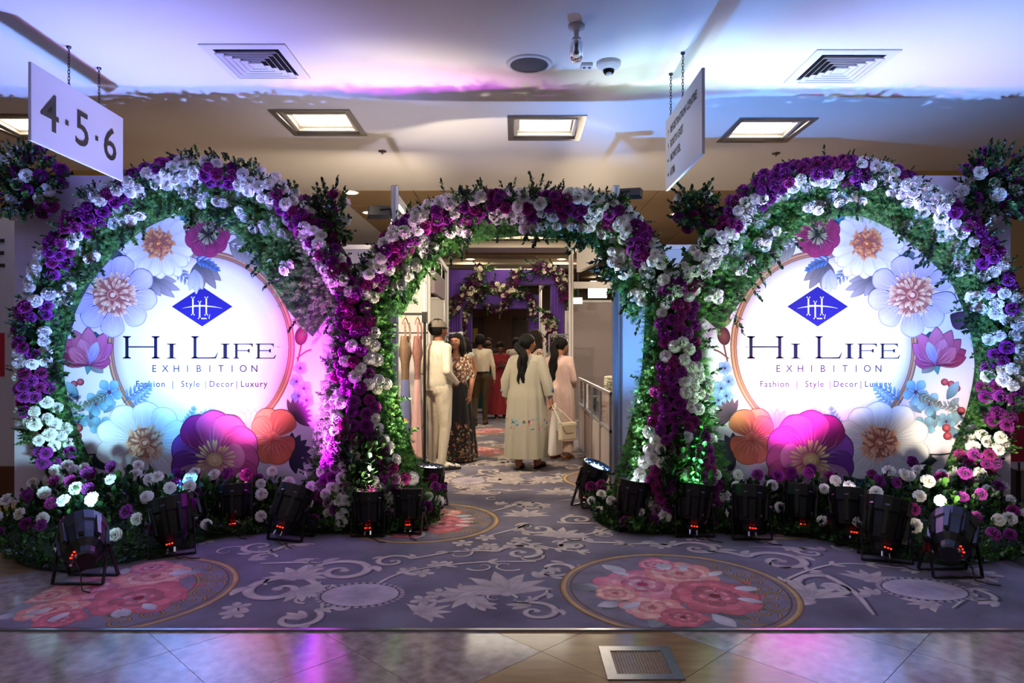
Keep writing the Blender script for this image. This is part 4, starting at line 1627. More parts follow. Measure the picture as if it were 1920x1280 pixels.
def garland(root, G, path, hw, inner, fw, seed, nmax=260, yback=PY, gap=0.07, bare=0.2, fern_n=1.0, pw=0.68, size=(0.046, 0.060), bulge=0.10, leaf_n=1.0, closed=False):
    """flower band along path; inner = +1/-1 side that carries the fern slope fw(t) wide"""
    random.seed(seed)
    n = len(path)
    cl = Clusters(path, seed=seed, bare=bare, pw=pw)
    for p in path:
        p.z = max(p.z, 0.07)
    hwf = hw if callable(hw) else (lambda t: hw)
    fwf = fw if callable(fw) else (lambda t: fw)

    def frame(i):
        t = path[min(i + 1, n - 1)] - path[max(i - 1, 0)]
        t.y = 0
        t.normalize()
        return Vector((-t.z, 0, t.x)) * inner      # points to the inner side

    # backing
    rows = []
    for i in range(0, n, 4):
        N, p, t = frame(i), path[i], i / n
        h, f = hwf(t), fwf(t)
        row = [p - N * h * 1.0 + Vector((0, 0, 0)), p - N * h * 0.6 + Vector((0, 0.05, 0)), p + Vector((0, 0.03, 0)), p + N * h * 0.6 + Vector((0, 0.06, 0)), p + N * (h * 0.6 + f)]
        row[0].y = yback - 0.01
        row[4].y = yback - 0.01
        rows.append(row)
    for row in rows:
        for q in row:
            q.z = max(q.z, 0.0125)
    mb = MB()
    mb.grid(rows, None, closed=closed)
    mb.build('moss_backing', m_moss, root)
    # blooms by dart throwing
    placed = []
    tries = 0
    L = n * 0.02
    while tries < 14000 and len(placed) < nmax:
        tries += 1
        i = random.randrange(n)
        s = rnd(-1, 1)
        N, p = frame(i), path[i]
        h = hwf(i / n)
        q = p + N * s * h
        q.y = p.y - bulge * (1 - s * s) + 0.10 * s * s + rnd(-0.015, 0.015)
        if any((q - a).length_squared < gap * gap for a in placed):
            continue
        k = cl.kind(q)
        if k == '-':
            if random.random() < 0.85:
                if random.random() < 0.4:
                    G.leaf(q, Vector((rnd(-.5, .5), -1, rnd(-.2, .5))) + N * s * 0.5, rnd(0.08, 0.13))
                continue
            k = 'w'
        if random.random() < 0.06:
            k = 'w' if k == 'p' else 'p'
        placed.append(q)
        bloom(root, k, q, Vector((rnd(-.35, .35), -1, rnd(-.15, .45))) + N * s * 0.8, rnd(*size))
    # leaves between and around
    for k in range(int(L * 62 * leaf_n)):
        i = random.randrange(n)
        s = rnd(-1.1, 1.15)
        if s < -0.5 and random.random() < 0.6:
            continue
        N, p = frame(i), path[i]
        h = hwf(i / n)
        q = p + N * s * h * 0.85
        q.y = p.y - bulge * 0.6 * max(0, 1 - s * s) + 0.08 * s * s
        G.leaf(q, Vector((rnd(-.6, .6), rnd(-1, -0.1), rnd(-.5, .6))) + N * s * 0.6, rnd(0.065, 0.115))
    # fern on the inner slope
    for k in range(int(L * 620 * fern_n)):
        i = random.randrange(n)
        N, p, t = frame(i), path[i], i / n
        f = fwf(t)
        if random.random() > f / 0.3:
            continue
        u = random.random()
        q = p + N * (hwf(t) * 0.55 + u * f)
        q.y = p.y + 0.05 + u * (yback - 0.03 - p.y - 0.05)
        G.fern(q, Vector((rnd(-.5, .5), rnd(-1.2, -.3), rnd(-.5, .5))) + N * rnd(0.0, 0.9), rnd(0.05, 0.09))
    for k in range(int(L * 13 * fern_n)):
        i = random.randrange(n)
        N, p, t = frame(i), path[i], i / n
        f = fwf(t)
        u = rnd(0.4, 1)
        q = p + N * (hwf(t) * 0.55 + u * f)
        q.y = p.y + 0.04 + u * (yback - 0.06 - p.y - 0.05)
        G.leaf(q, Vector((rnd(-.5, .5), rnd(-1, -.1), rnd(-.6, .2))) + N * rnd(0.2, 1.2), rnd(0.12, 0.2))
        if random.random() < 0.5 and f > 0.15:
            q2 = p + N * (hwf(t) * 0.7 + rnd(0.2, 0.6) * f)
            q2.y = p.y + 0.02 + 0.3 * (yback - p.y)
            c0 = Vector((rnd(-.4, .4), -1, rnd(-.7, .1))) + N * 0.6
            for z in range(3):
                bloom(root, 'w', q2 + Vector((rnd(-.06, .06), rnd(-.02, .02), rnd(-.04, .04))), c0, rnd(0.042, 0.052))


YR = 5.70
# --- ring around the left panel
LR = [(150, 990), (135, 930), (104, 865), (78, 800), (60, 725), (55, 645), (68, 560), (102, 475), (160, 405), (235, 352), (325, 322), (420, 325), (505, 355), (562, 405), (602, 462), (636, 515), (668, 545)]
arch = thing('flower_ring', 'ring of purple and white carnations framing the printed panel beside the dress rack', 'flower arch', (-2.57, 5.55, 0), 0, 'flower rings around the printed panels')
arch.location = (0, 0, 0)
G = Greens()
path = px_path(LR, YR)
garland(arch, G, path, lambda t: 0.122, -1, lambda t: 0.08 + 0.15 * max(0, min(1, (t - 0.25) / 0.2)) + 0.26 * max(0, min(1, (t - 0.62) / 0.25)), 3, 292)
G.build(arch)
# --- ring around the right panel
RRr = [(1800, 1000), (1812, 940), (1840, 870), (1868, 800), (1886, 725), (1893, 645), (1882, 560), (1852, 475), (1790, 410), (1725, 362), (1640, 328), (1545, 322), (1455, 345), (1392, 392), (1345, 450), (1305, 505), (1270, 550)]
arch = thing('flower_ring', 'ring of purple and white carnations framing the printed panel beside the display cases', 'flower arch', (0, 0, 0), 0, 'flower rings around the printed panels')
G = Greens()
path = px_path(RRr, YR)
garland(arch, G, path, lambda t: 0.122, 1, lambda t: 0.08 + 0.15 * max(0, min(1, (t - 0.25) / 0.2)) + 0.20 * max(0, min(1, (t - 0.62) / 0.25)), 5, 292, pw=0.7)
G.build(arch)
# --- middle arch over the corridor
CA = [(676, 552), (702, 510), (734, 462), (772, 425), (822, 397), (885, 384), (960, 381), (1040, 381), (1105, 384), (1158, 402), (1194, 440), (1220, 485), (1245, 528), (1264, 560)]
arch = thing('flower_arch', 'arch of purple and white carnations spanning the corridor entrance', 'flower arch')
G = Greens()
path = px_path(CA, YR)
garland(arch, G, path, lambda t: 0.112, -1, lambda t: 0.15 + 0.12 * abs(2 * t - 1), 8, 230, yback=6.05, closed=True, fern_n=1.6)
for k in range(7):     # tufts above the crown
    i = random.randrange(20, len(path) - 20)
    G.leaf(path[i] + Vector((0, 0.03, 0.12)), Vector((rnd(-.4, .4), rnd(-.5, .1), 1)), rnd(0.09, 0.14))
G.build(arch)


# --- columns between the arches
def column(px0, label, seed, warm):
    random.seed(seed)
    root = thing('flower_column', label, 'flower column', (0, 0, 0), 0, 'flower columns beside the corridor')
    G = Greens()
    # centre pixel, half width (px), ridge depth by height
    prof = [(px0, 530, 50, 5.70), (px0, 620, 54, 5.70), (px0 - 2 * warm, 700, 60, 5.68), (px0, 780, 74, 5.64), (px0 + 2, 860, 94, 5.58), (px0 + 4, 930, 112, 5.52), (px0 + 4, 990, 116, 5.50)]

    def prm(v):
        f = v * (len(prof) - 1)
        i = min(int(f), len(prof) - 2)
        t = f - i
        return [prof[i][k] * (1 - t) + prof[i + 1][k] * t for k in range(4)]

    def surf(v, s):
        cx, cy, hw, yr = prm(v)
        c = at(cx, cy, yr)
        c.x += s * hw / FPX * yr
        c.z = max(c.z, 0.0125)
        c.y = yr + (5.85 - yr) * abs(s) ** 1.8
        return c
    mb = MB()
    mb.grid([[surf(v / 16, -1 + s / 5) + Vector((0, 0.04, 0)) for s in range(11)] for v in range(17)])
    mb.build('moss_backing', m_moss, root)
    placed = []

    def put(v, s, k, gap=0.072):
        q = surf(v, s)
        q.y -= 0.085
        q.z = max(q.z, 0.06)
        if any((q - a).length_squared < gap * gap for a in placed):
            return
        placed.append(q)
        bloom(root, k, q, Vector((rnd(-.35, .35) + s * 0.5, -1, rnd(-.1, .45))), rnd(0.046, 0.060))
    lines = [  # (v0, s0, v1, s1, width, seed)
        (0.0, 0.0, 0.55, -0.03, 0.62), (0.45, -0.2, 0.97, -0.60, 0.34), (0.45, 0.2, 0.97, 0.60, 0.32)]
    kinds = {}
    for li, (v0, s0, v1, s1, w) in enumerate(lines):
        for k in range(620):
            t = random.random()
            v, s = v0 + (v1 - v0) * t + rnd(-.015, .015), s0 + (s1 - s0) * t + rnd(-w, w)
            v = min(max(v, 0), 1)
            key = (li, (int(t * 8), int(s * 3 + 9)))
            if key not in kinds:
                kinds[key] = random.choice('pwp' if li != 0 else 'ppwpw')
            kd = kinds[key]
            if kd == 'p' and li > 0 and random.random() < 0.2:
                kd = 't'
            put(v, s, kd)
    for k in range(14):   # white pairs on the flanks
        v, s = rnd(0.25, 0.95), random.choice((-1, 1)) * rnd(0.6, 0.9)
        for z in range(2):
            put(v + rnd(-.015, .015), s + rnd(-.07, .07), 'w', 0.06)
    for k in range(2900):
        v = random.random() ** 0.8
        s = rnd(-1, 1)
        if abs(s) < 0.42 and random.random() < 0.8:
            continue
        q = surf(v, s)
        G.fern(q, Vector((rnd(-.5, .5) + s * 0.7, rnd(-1.2, -.3), rnd(-.4, .6))), rnd(0.05, 0.10))
    for k in range(95):
        v, s = random.random(), rnd(-1, 1)
        G.leaf(surf(v, s), Vector((rnd(-.6, .6) + s, rnd(-1, -.2), rnd(-.3, .8))), rnd(0.09, 0.16))
    for k in range(70):    # upright shoots in the inverted V at the foot
        v, s = rnd(0.66, 1.0), rnd(-0.3, 0.45)
        p = surf(v, s)
        G.leaf(p + Vector((0, -0.03, 0)), Vector((rnd(-.2, .2), rnd(-.5, -.1), 1)), rnd(0.18, 0.3))
    G.build(root)


column(670, 'column of carnations and fern lit magenta, beside the dress rack', 31, 1)
column(1270, 'column of carnations and fern lit green and blue, beside the display cases', 37, -1)


# --- loose clusters at the panel corners
def cluster(px, py, Y, rx, rz, nfl, label, seed, dirs=None, pw=0.6):
    random.seed(seed)
    root = thing('flower_cluster', label, 'flower cluster')
    G = Greens()
    c = at(px, py, Y)
    mb = MB()
    mb.ellipsoid(c + Vector((0, 0.02, 0)), (rx * 0.5, 0.09, rz * 0.5), 10, 7)
    mb.build('moss_backing', m_moss, root)
    for k in range(int(60 + nfl * 3)):
        a, r = rnd(0, 6.28), random.random() ** 0.6
        d = Vector((math.cos(a) * rx * r, 0, math.sin(a) * rz * r))
        if dirs:
            d = d * 0.6 + Vector(random.choice(dirs)) * rnd(0, 1)
        n = Vector((d.x * 3 + rnd(-.3, .3), rnd(-.9, -.1), d.z * 3 + rnd(-.3, .4)))
        G.leaf(c + d * 0.75 + Vector((0, rnd(-.08, 0.04), 0)), n, rnd(0.10, 0.17))
    placed = []
    for k in range(400):
        if len(placed) >= nfl:
            break
        a, r = rnd(0, 6.28), random.random() ** 0.5
        d = Vector((math.cos(a) * rx * r, 0, math.sin(a) * rz * r))
        q = c + d + Vector((0, -0.10 + 0.08 * r + rnd(-.03, .03), 0))
        if any((q - b).length < 0.1 for b in placed):
            continue
        placed.append(q)
        bloom(root, 'p' if random.random() < pw else 'w', q, Vector((d.x * 2.5 + rnd(-.4, .4), -1, d.z * 2.5 + rnd(-.1, .5))), rnd(0.048, 0.062))
    G.build(root)


cluster(45, 345, 5.78, 0.36, 0.30, 34, 'purple and white carnation cluster on the panel corner above the shade-toned poster', 41)
cluster(1860, 350, 5.78, 0.30, 0.30, 28, 'loose purple and white carnation cluster on the panel corner before the tan wall', 43)
cluster(622, 415, 5.8, 0.14, 0.26, 12, 'small dark purple carnation sprig on the ring nearest the dress rack', 45, pw=0.85)
cluster(1300, 395, 5.8, 0.16, 0.16, 12, 'small pink, purple and white carnation sprig on the ring nearest the display cases', 47)


# --- planting along the floor
def border(label, mirror, seed):
    random.seed(seed)
    root = thing('floor_planting', label, 'planting', (0, 0, 0), 0, 'floor plantings')
    G = Greens()
    # stations: X, front Y, back Y, height
    st = [(-4.1, 5.3, 5.86, 0.30), (-3.7, 4.95, 5.82, 0.40), (-3.3, 4.62, 5.8, 0.46), (-2.95, 4.52, 5.8, 0.42), (-2.6, 4.75, 5.82, 0.40), (-2.35, 5.3, 5.84, 0.38), (-2.0, 5.46, 5.85, 0.38),
          (-1.6, 5.46, 5.82, 0.34), (-1.25, 5.42, 5.7, 0.2), (-0.98, 5.42, 5.7, 0.2), (-0.76, 5.55, 6.2, 0.26), (-0.66, 5.85, 6.3, 0.16)]
    if mirror:
        st = [(-x + 0.02, f + (0.10 if -3.7 < x < -2.4 else 0.0), b, h) for x, f, b, h in st][::-1]
        st = [(min(x, 4.1), f, b, h) for x, f, b, h in st]

    def S(u):
        f = u * (len(st) - 1)
        i = min(int(f), len(st) - 2)
        t = f - i
        return [st[i][k] * (1 - t) + st[i + 1][k] * t for k in range(4)]

    def h_at(w, h):       # height across the bed: w 0 front .. 1 back
        return h * (0.18 + 0.82 * min(1, w * 1.5) ** 0.8)
    mb = MB()
    rows = []
    for i in range(30):
        x, f, b, h = S(i / 29)
        rows.append([(x, f + (b - f) * w, max(0.012, h_at(w, h) * 0.55 * (0 if w in (0, 1) else 1))) for w in (0, 0.12, 0.4, 0.75, 1)])
    mb.grid(rows)
    mb.build('moss_backing', m_moss, root)
    for k in range(1150):
        u, w = random.random(), random.random() ** 0.8
        x, f, b, h = S(u)
        y = f + (b - f) * w
        z = h_at(w, h)
        G.leaf(Vector((x, y, z * 0.35)), Vector((rnd(-.5, .5), rnd(-.8, .2), 1.1)), rnd(0.55, 0.95) * max(0.15, z * 0.7))
    for k in range(160):    # front fringe leaning out
        u = random.random()
        x, f, b, h = S(u)
        G.leaf(Vector((x, f + 0.04, 0.03)), Vector((rnd(-.8, .8), -1, rnd(0.3, 1.0))), rnd(0.10, 0.18))
    placed = []
    for k in range(900):
        if len(placed) > 84:
            break
        u, w = random.random(), random.random()
        x, f, b, h = S(u)
        q = Vector((x, f + (b - f) * w, h_at(w, h) * rnd(0.85, 1.08) + 0.05))
        if any((q - a).length < 0.13 for a in placed):
            continue
        placed.append(q)
        bloom(root, 'w' if random.random() < 0.58 else 'p', q, Vector((rnd(-.5, .5), -0.9, rnd(0.2, 0.9))), rnd(0.042, 0.056))
    G.build(root)


border('low leafy planting with scattered carnations under the panel beside the dress rack', False, 51)
border('low leafy planting with scattered carnations under the panel beside the display cases', True, 53)

# ------------------------------------------------------------------ stage uplights (par cans)
m_can = mat('can_black', '#0c0c10', rough=0.38, spec=0.5, noise=0.2, nscale=20)
m_cans = mat('can_satin', '#18181d', rough=0.3)
m_red = mat('display_red', '#200000', emit='#ff2010', estr=6)
m_chrome = mat('chrome', '#c8c8cc', rough=0.15, metal=1)


def par_can(px, py, aim, color, power, label, size=1.0, spot=50, Y=None, blend=1.0, glow=True, yaw=0.0, sticker=False):
    """floor uplight; aim = (x, y, z) point its beam is turned to"""
    g = ground(px, py)
    if Y:
        g = Vector(((px - VPX) / FPX * Y, Y, 0))
    g.z = 0.012
    t = thing('par_light', label, 'stage light', g, yaw, 'floor uplights')
    size *= 1.14
    piv = Vector((0, 0, 0.198 * size))
    d = (Vector(aim) - (Vector(g) + piv))
    d.rotate(Euler((0, 0, -yaw)))
    d.normalize()
    yy = Vector((math.sin(yaw), math.cos(yaw), 0))      # away from the aisle, so the tail panel faces the visitors
    yy = (yy - d * yy.dot(d)).normalized()
    H = (Matrix((yy.cross(d), yy, d)).transposed() * size).to_4x4()
    H.translation = piv
    # body: octagonal barrel with ribs, narrower at the tail
    mb = MB()
    mb.lathe([(0.0, -0.165), (0.048, -0.165), (0.056, -0.15), (0.062, -0.11), (0.094, -0.08), (0.102, -0.02), (0.108, 0.06), (0.118, 0.075), (0.120, 0.155), (0.108, 0.158), (0.104, 0.130), (0.0, 0.128)], 16, H, False)
    body = mb.build('housing', m_can, t, smooth=False)
    mb = MB()
    for k in range(8):
        a = 2 * PI * k / 8 + 0.2
        R = H @ Matrix.Rotation(a, 4, 'Z')
        mb._add([(0.100, -0.012, -0.07), (0.116, -0.010, -0.06), (0.124, -0.012, 0.10), (0.110, -0.014, 0.12), (0.100, 0.012, -0.07), (0.116, 0.010, -0.06), (0.124, 0.012, 0.10), (0.110, 0.014, 0.12)],
                [(0, 1, 2, 3), (7, 6, 5, 4), (1, 5, 6, 2), (0, 4, 5, 1), (2, 6, 7, 3)], R)
    mb.build('rib', m_cans, body)
    mb = MB()
    mb.lathe([(0.104, 0.134), (0.0, 0.134)], 20, H, False)
    face = mb.build('lens_face', mat('lens_' + ''.join('%02x' % int(255 * min(1, c)) for c in color), '#222226', rough=0.2, emit=tuple(0.06 + 0.94 * c for c in color), estr=7.0), t)
    mb = MB()
    for k in range(12):
        a = 2 * PI * k / 12
        mb.lathe([(0.017, 0.135), (0.014, 0.142), (0.0, 0.143)], 8, H @ Matrix.Translation((0.072 * math.cos(a), 0.072 * math.sin(a), 0)), False)
    mb.build('led_ring', m_chrome, face)
    # two-leg yoke standing on the floor
    s = size
    mb = MB()
    for q in (-1, 1):
        mb.bar((q * 0.130 * s, 0, piv.z + 0.01), (q * 0.132 * s, -0.05 * s, 0.008), 0.007, 0.026)
        mb.bar((q * 0.130 * s, 0, piv.z + 0.01), (q * 0.132 * s, 0.09 * s, 0.008), 0.007, 0.026)
    for y in (-0.05, 0.09):
        mb.bar((-0.136 * s, y * s, 0.008), (0.136 * s, y * s, 0.008), 0.026, 0.008)
    mb.build('yoke', m_cans, t)
    for q in (-1, 1):
        mb = MB()
        mb.lathe([(0.0, 0), (0.022, 0), (0.022, 0.02), (0.016, 0.024), (0.0, 0.024)], 10, Matrix.Translation((q * 0.132 * s, 0, piv.z)) @ Matrix.Rotation(q * PI / 2, 4, 'Y'), False)
        mb.build('knob', m_can, t)
    # tail: display, sockets
    mb = MB()
    for k in (-1, 0, 1):
        mb.box(H @ Vector((k * 0.018, -0.059, -0.128)), (0.010, 0.006, 0.008))
    mb.build('display', m_red, body)
    for k in (-1, 1):
        mb = MB()
        mb.tube([H @ Vector((k * 0.022, -0.045, -0.155)), H @ Vector((k * 0.024, -0.058, -0.185))], 0.009, 8)
        mb.build('socket', m_chrome, body)
    if sticker:
        mb = MB()
        mb.lathe([(0.0, 0.002), (0.016, 0.002), (0.018, 0)], 14, H @ Matrix.Translation((0.03, -0.0995, -0.045)) @ Matrix.Rotation(PI / 2, 4, 'X') @ Matrix.Scale(0.6, 4, (0, 1, 0)), False)
        mb.build('sticker', mat('sticker_red', '#b05a50', rough=0.5), body)
    tail = H @ Vector((0, -0.05, -0.18))
    pts = catmull([tail, tail + Vector((0.05, -0.03, -0.06)), Vector((0.07, -0.13, 0.006)), Vector((0.11, -0.18, 0.005)), Vector((0.17, -0.21, 0.005))], 6)
    pts = [Vector((p.x, p.y, max(p.z, 0.005))) for p in pts]
    mb = MB()
    mb.tube(pts, 0.004, 6)
    mb.build('cable', m_can, t, smooth=True)
    if power > 0:
        ld = bpy.data.lights.new('par_beam', 'SPOT')
        ld.energy = power
        ld.color = color
        ld.spot_size = math.radians(spot)
        ld.spot_blend = blend
        ld.shadow_soft_size = 0.06
        lo = bpy.data.objects.new('par_beam', ld)
        COL.objects.link(lo)
        lo.parent = t
        M = frame_from(-d, 0, 1.0, piv + d * 0.155 * size)
        lo.matrix_basis = M
    return t


def tgt(px, py, Y):
    return at(px, py, Y)


WARM = (1.0, 0.86, 0.66)
# left bank
par_can(157, 1093, tgt(140, 820, 5.6), (0.40, 0.80, 1.0), 150, 'black par uplight glowing pale cyan at the foot of the ring by the shade-toned poster', 1.05, 46)
par_can(322, 1042, tgt(225, 320, 5.55), (0.22, 0.34, 1.0), 640, 'black par uplight tilted sideways beside the blue daisy print', 1.0, 105, yaw=0.5)
par_can(361, 1006, tgt(270, 620, 5.88), (0.08, 0.45, 1.0), 220, 'black par uplight half hidden under the blue daisy print', 0.86, 96)
par_can(442, 1000, tgt(440, 480, 5.88), (1.0, 0.40, 0.92), 110, 'black par uplight with oval sticker under the magenta peony print', 0.95, 96, sticker=True)
par_can(542, 1013, tgt(615, 770, 5.65), (0.72, 0.05, 1.0), 900, 'black par uplight with violet beam at the magenta lit flower column', 1.0, 64, yaw=-0.3)
par_can(692, 1006, tgt(690, 560, 5.6), WARM, 150, 'black par uplight with white beam directly before the magenta lit flower column', 0.86, 44)
par_can(766, 1000, tgt(770, 470, 5.8), WARM, 380, 'black par uplight leaning toward the corridor arch beside the dress rack', 0.86, 50, yaw=-0.3)
par_can(806, 952, tgt(850, 200, 6.3), (0.80, 0.76, 1.0), 130, 'black par uplight with bright white lens at the corridor entrance near the dress rack', 0.95, 80, yaw=-0.2)
# right bank
par_can(1108, 950, tgt(1195, 680, 6.2), (0.08, 0.34, 1.0), 420, 'black par uplight with bright blue lens at the corridor entrance near the display cases', 1.0, 84, yaw=0.6)
par_can(1186, 994, tgt(1205, 800, 5.6), (0.70, 0.85, 1.0), 560, 'black par uplight tilted beside the blue lit side of the flower column', 1.0, 46, yaw=0.25, sticker=True)
par_can(1300, 1006, tgt(1325, 620, 5.65), (0.16, 1.0, 0.28), 330, 'black par uplight with green beam before the flower column', 1.0, 56, sticker=True)
par_can(1406, 1011, tgt(1410, 480, 5.88), (0.55, 1.0, 0.65), 130, 'black par uplight with worn white tape under the orange tulip print', 1.0, 84, sticker=True)
par_can(1500, 1003, tgt(1505, 600, 5.88), (0.95, 0.10, 0.95), 180, 'black par uplight with magenta beam under the peony print', 0.95, 90, sticker=True)
par_can(1592, 1020, tgt(1580, 480, 5.88), (1.0, 0.85, 0.95), 70, 'black par uplight with white beam under the white daisy print', 1.0, 90, yaw=0.2)
par_can(1660, 1052, tgt(1765, 320, 5.5), (0.18, 0.38, 1.0), 600, 'black par uplight with blue beam tilted toward the lotus print', 1.05, 105, yaw=-0.3)
par_can(1785, 1081, tgt(1810, 830, 5.6), (1.0, 0.88, 0.66), 150, 'worn black par uplight with warm beam by the pale poster', 1.05, 46)

# ------------------------------------------------------------------ exhibition booths along the corridor
m_white = mat('booth_white', '#dedbd6', rough=0.55)
m_white2 = m_white
m_taupe = mat('booth_taupe', '#a79a98', rough=0.7, noise=0.06, nscale=40)
m_glass = mat('case_glass', '#f4faff', rough=0.02, trans=1.0, spec=0.5)
m_blk = mat('rack_black', '#101012', rough=0.4)


def post(x, y, h, m, label, group='aluminium booth posts'):
    t = thing('booth_post', label, 'post', (x, y, 0.012), 0, group)
    mb = MB()
    mb.prism([(-.035, -.02), (-.02, -.035), (.02, -.035), (.035, -.02), (.035, .02), (.02, .035), (-.02, .035), (-.035, .02)], 0, h)
    mb.build('profile', m, t)
    for s in (-1, 1):
        mb = MB()
        mb.box((0, s * 0.0335, h / 2), (0.012, 0.006, h - 0.02))
        mb.build('groove', mat('groove_grey', '#7b7e86', rough=0.5), t)
    mb = MB()
    mb.box((0, 0, h + 0.004), (0.06, 0.06, 0.008))
    mb.build('cap', m_steel, t)
    return t


def partition(x0, x1, y, h, m, label, n=2):
    t = thing('partition', label, 'partition', ((x0 + x1) / 2, y, 0.012))
    w = x1 - x0
    for k in range(n):
        mb = MB()
        mb.box((-w / 2 + (k + 0.5) * w / n, 0, (h - 0.05) / 2 + 0.02), (w / n - 0.012, 0.02, h - 0.09))
        mb.build('panel', m, t)
    for k in range(n + 1):
        mb = MB()
        mb.box((-w / 2 + k * w / n, 0, h / 2), (0.03, 0.035, h))
        mb.build('upright', m_alu, t)
    for z in (0.02, h - 0.025):
        mb = MB()
        mb.box((0, 0, z), (w, 0.04, 0.045))
        mb.build('rail', m_white, t)
    return t


def beam(a, b, label, m=None, s=0.05, h=0.09):
    mb = MB()
    mb.bar(a, b, s, h)
    t = mb.build('booth_beam', m or m_white, bevel=0.004)
    return tag(t, label, 'beam', 'booth beams')


post(-1.185, 6.75, 3.07, m_alu, 'tall grey aluminium post at the corridor entrance beside the dress rack')
post(1.0, 6.75, 3.07, m_alu, 'tall grey aluminium post at the corridor entrance beside the display cases')
post(-1.18, 9.3, 2.98, m_white, 'cream booth post behind the man in the white cap')
post(0.85, 10.3, 2.98, m_white, 'cream booth post behind the woman in pink')
post(-1.27, 12.75, 2.98, m_white2, 'pale grey booth post touching the purple gate')
post(0.62, 16.4, 2.98, m_white, 'white booth post beyond the first purple gate')
partition(-2.6, -1.23, 6.77, 2.5, m_white2, 'low grey booth wall behind the magenta lit flower column', 2)
partition(1.05, 2.4, 6.77, 2.5, m_white2, 'low white booth wall behind the blue lit flower column', 2)
partition(-3.2, -1.225, 9.3, 2.42, m_white, 'cream booth wall behind the dress rack')
partition(-3.2, -1.31, 12.8, 2.42, m_white2, 'bluish booth wall behind the first cream wall')
partition(1.06, 4.2, 13.6, 2.42, m_taupe, 'taupe booth wall behind the display cases', 3)
partition(0.68, 3.2, 17.6, 2.42, m_white2, 'pale booth wall beyond the first purple gate')
beam((-1.185, 6.8, 2.98), (-1.18, 9.25, 2.94), 'cream beam running back from the post beside the dress rack')
beam((1.0, 6.8, 2.98), (0.86, 10.25, 2.94), 'cream beam running back from the post beside the display cases')
beam((-1.19, 9.35, 2.93), (-1.27, 12.7, 2.93), 'white beam between the cream post and the purple gate')
beam((0.89, 10.3, 2.43), (3.6, 10.3, 2.43), 'white cross beam above the display cases', None, 0.05, 0.1)
beam((0.66, 13.9, 2.9), (0.62, 16.35, 2.9), 'white beam beyond the first purple gate')


def fascia(p0, p1, z0, z1, label, m, marks=None):
    a, b = Vector((*p0, 0)), Vector((*p1, 0))
    d = (b - a)
    t = thing('fascia_sign', label, 'sign', ((a.x + b.x) / 2, (a.y + b.y) / 2, z0), math.atan2(d.y, d.x))
    mb = MB()
    mb.box((0, 0, (z1 - z0) / 2), (d.length, 0.06, z1 - z0))
    mb.build('board', m, t, bevel=0.004)
    for s in (-1, 1):
        mb = MB()
        mb.box((s * d.length * 0.35, 0, z1 - z0 + (2.9 - z1) / 2), (0.012, 0.012, 2.9 - z1))
        mb.build('hanger', m_steel, t)
    if marks:
        mb = MB()
        random.seed(5)
        x = -0.22
        for k in range(9):
            w = rnd(0.02, 0.045)
            mb.box((x, marks * 0.0315, 0.15 + rnd(-.004, .004)), (0.006, 0.002, 0.07))
            mb.box((x + w / 2, marks * 0.0315, 0.12 + random.choice((0, 0.03, 0.06))), (w, 0.002, 0.006))
            x += w + 0.018
        mb.build('lettering', mat('fascia_ink', '#a8584a', rough=0.6), t)


fascia((0.9, 9.6), (1.07, 8.43), 2.55, 2.85, 'cream hanging booth name board above the display cases', m_white, 1)
fascia((-1.22, 10.2), (-1.22, 11.65), 2.3, 2.64, 'mauve hanging booth name board behind the cream post', mat('fascia_mauve', '#9a8a94', rough=0.6))


# lamps of the booths and corridor
def area(parent, loc, rot, sx, sy, power, color):
    ld = bpy.data.lights.new('lamp', 'AREA')
    ld.shape = 'RECTANGLE'
    ld.size, ld.size_y = sx, sy
    ld.energy = power
    ld.color = color
    lo = bpy.data.objects.new('lamp', ld)
    COL.objects.link(lo)
    lo.parent = parent
    lo.location = loc
    lo.rotation_euler = rot
    return lo


WARML = (1.0, 0.80, 0.56)
m_dl = mat('downlight_glow', '#ffffff', emit='#ffe9c4', estr=12.0)
DL = [(657, 360, 'over the gap beside the dress rack post', 30), (693, 398, 'behind the first one near the dress rack post', 30), (882, 478, 'over the walkway before the purple gate', 60), (1053, 478, 'over the walkway above the cream post', 60),
      (1321, 363, 'behind the ring beside the display cases', 30), (1271, 401, 'over the sprig near the display cases', 30), (1127, 511, 'over the taupe booth wall', 40), (1113, 521, 'deeper over the taupe booth wall', 40), (917, 539, 'inside the far purple gate', 0)]
for k, (px, py, lb, pw) in enumerate(DL):
    Y = (CEIL - CAM_H) * FPX / (VPY - py)
    t = thing('downlight', 'round warm recessed downlight ' + lb, 'downlight', ((px - VPX) / FPX * Y, Y, CEIL - (0.0 if Y < 13.5 else 0.09)), 0, 'corridor downlights')
    mb = MB()
    mb.lathe([(0.095, 0.0), (0.115, -0.012), (0.125, -0.006), (0.125, 0.004)], 24, None, False)
    mb.build('rim', m_vent, t)
    mb = MB()
    mb.lathe([(0.097, -0.008), (0.0, -0.008)], 24, None, False)
    mb.build('diffuser', m_dl, t)
    if pw:
        area(t, (0, 0, -0.03), (0, 0, 0), 0.2, 0.2, pw * 0.5, WARML)


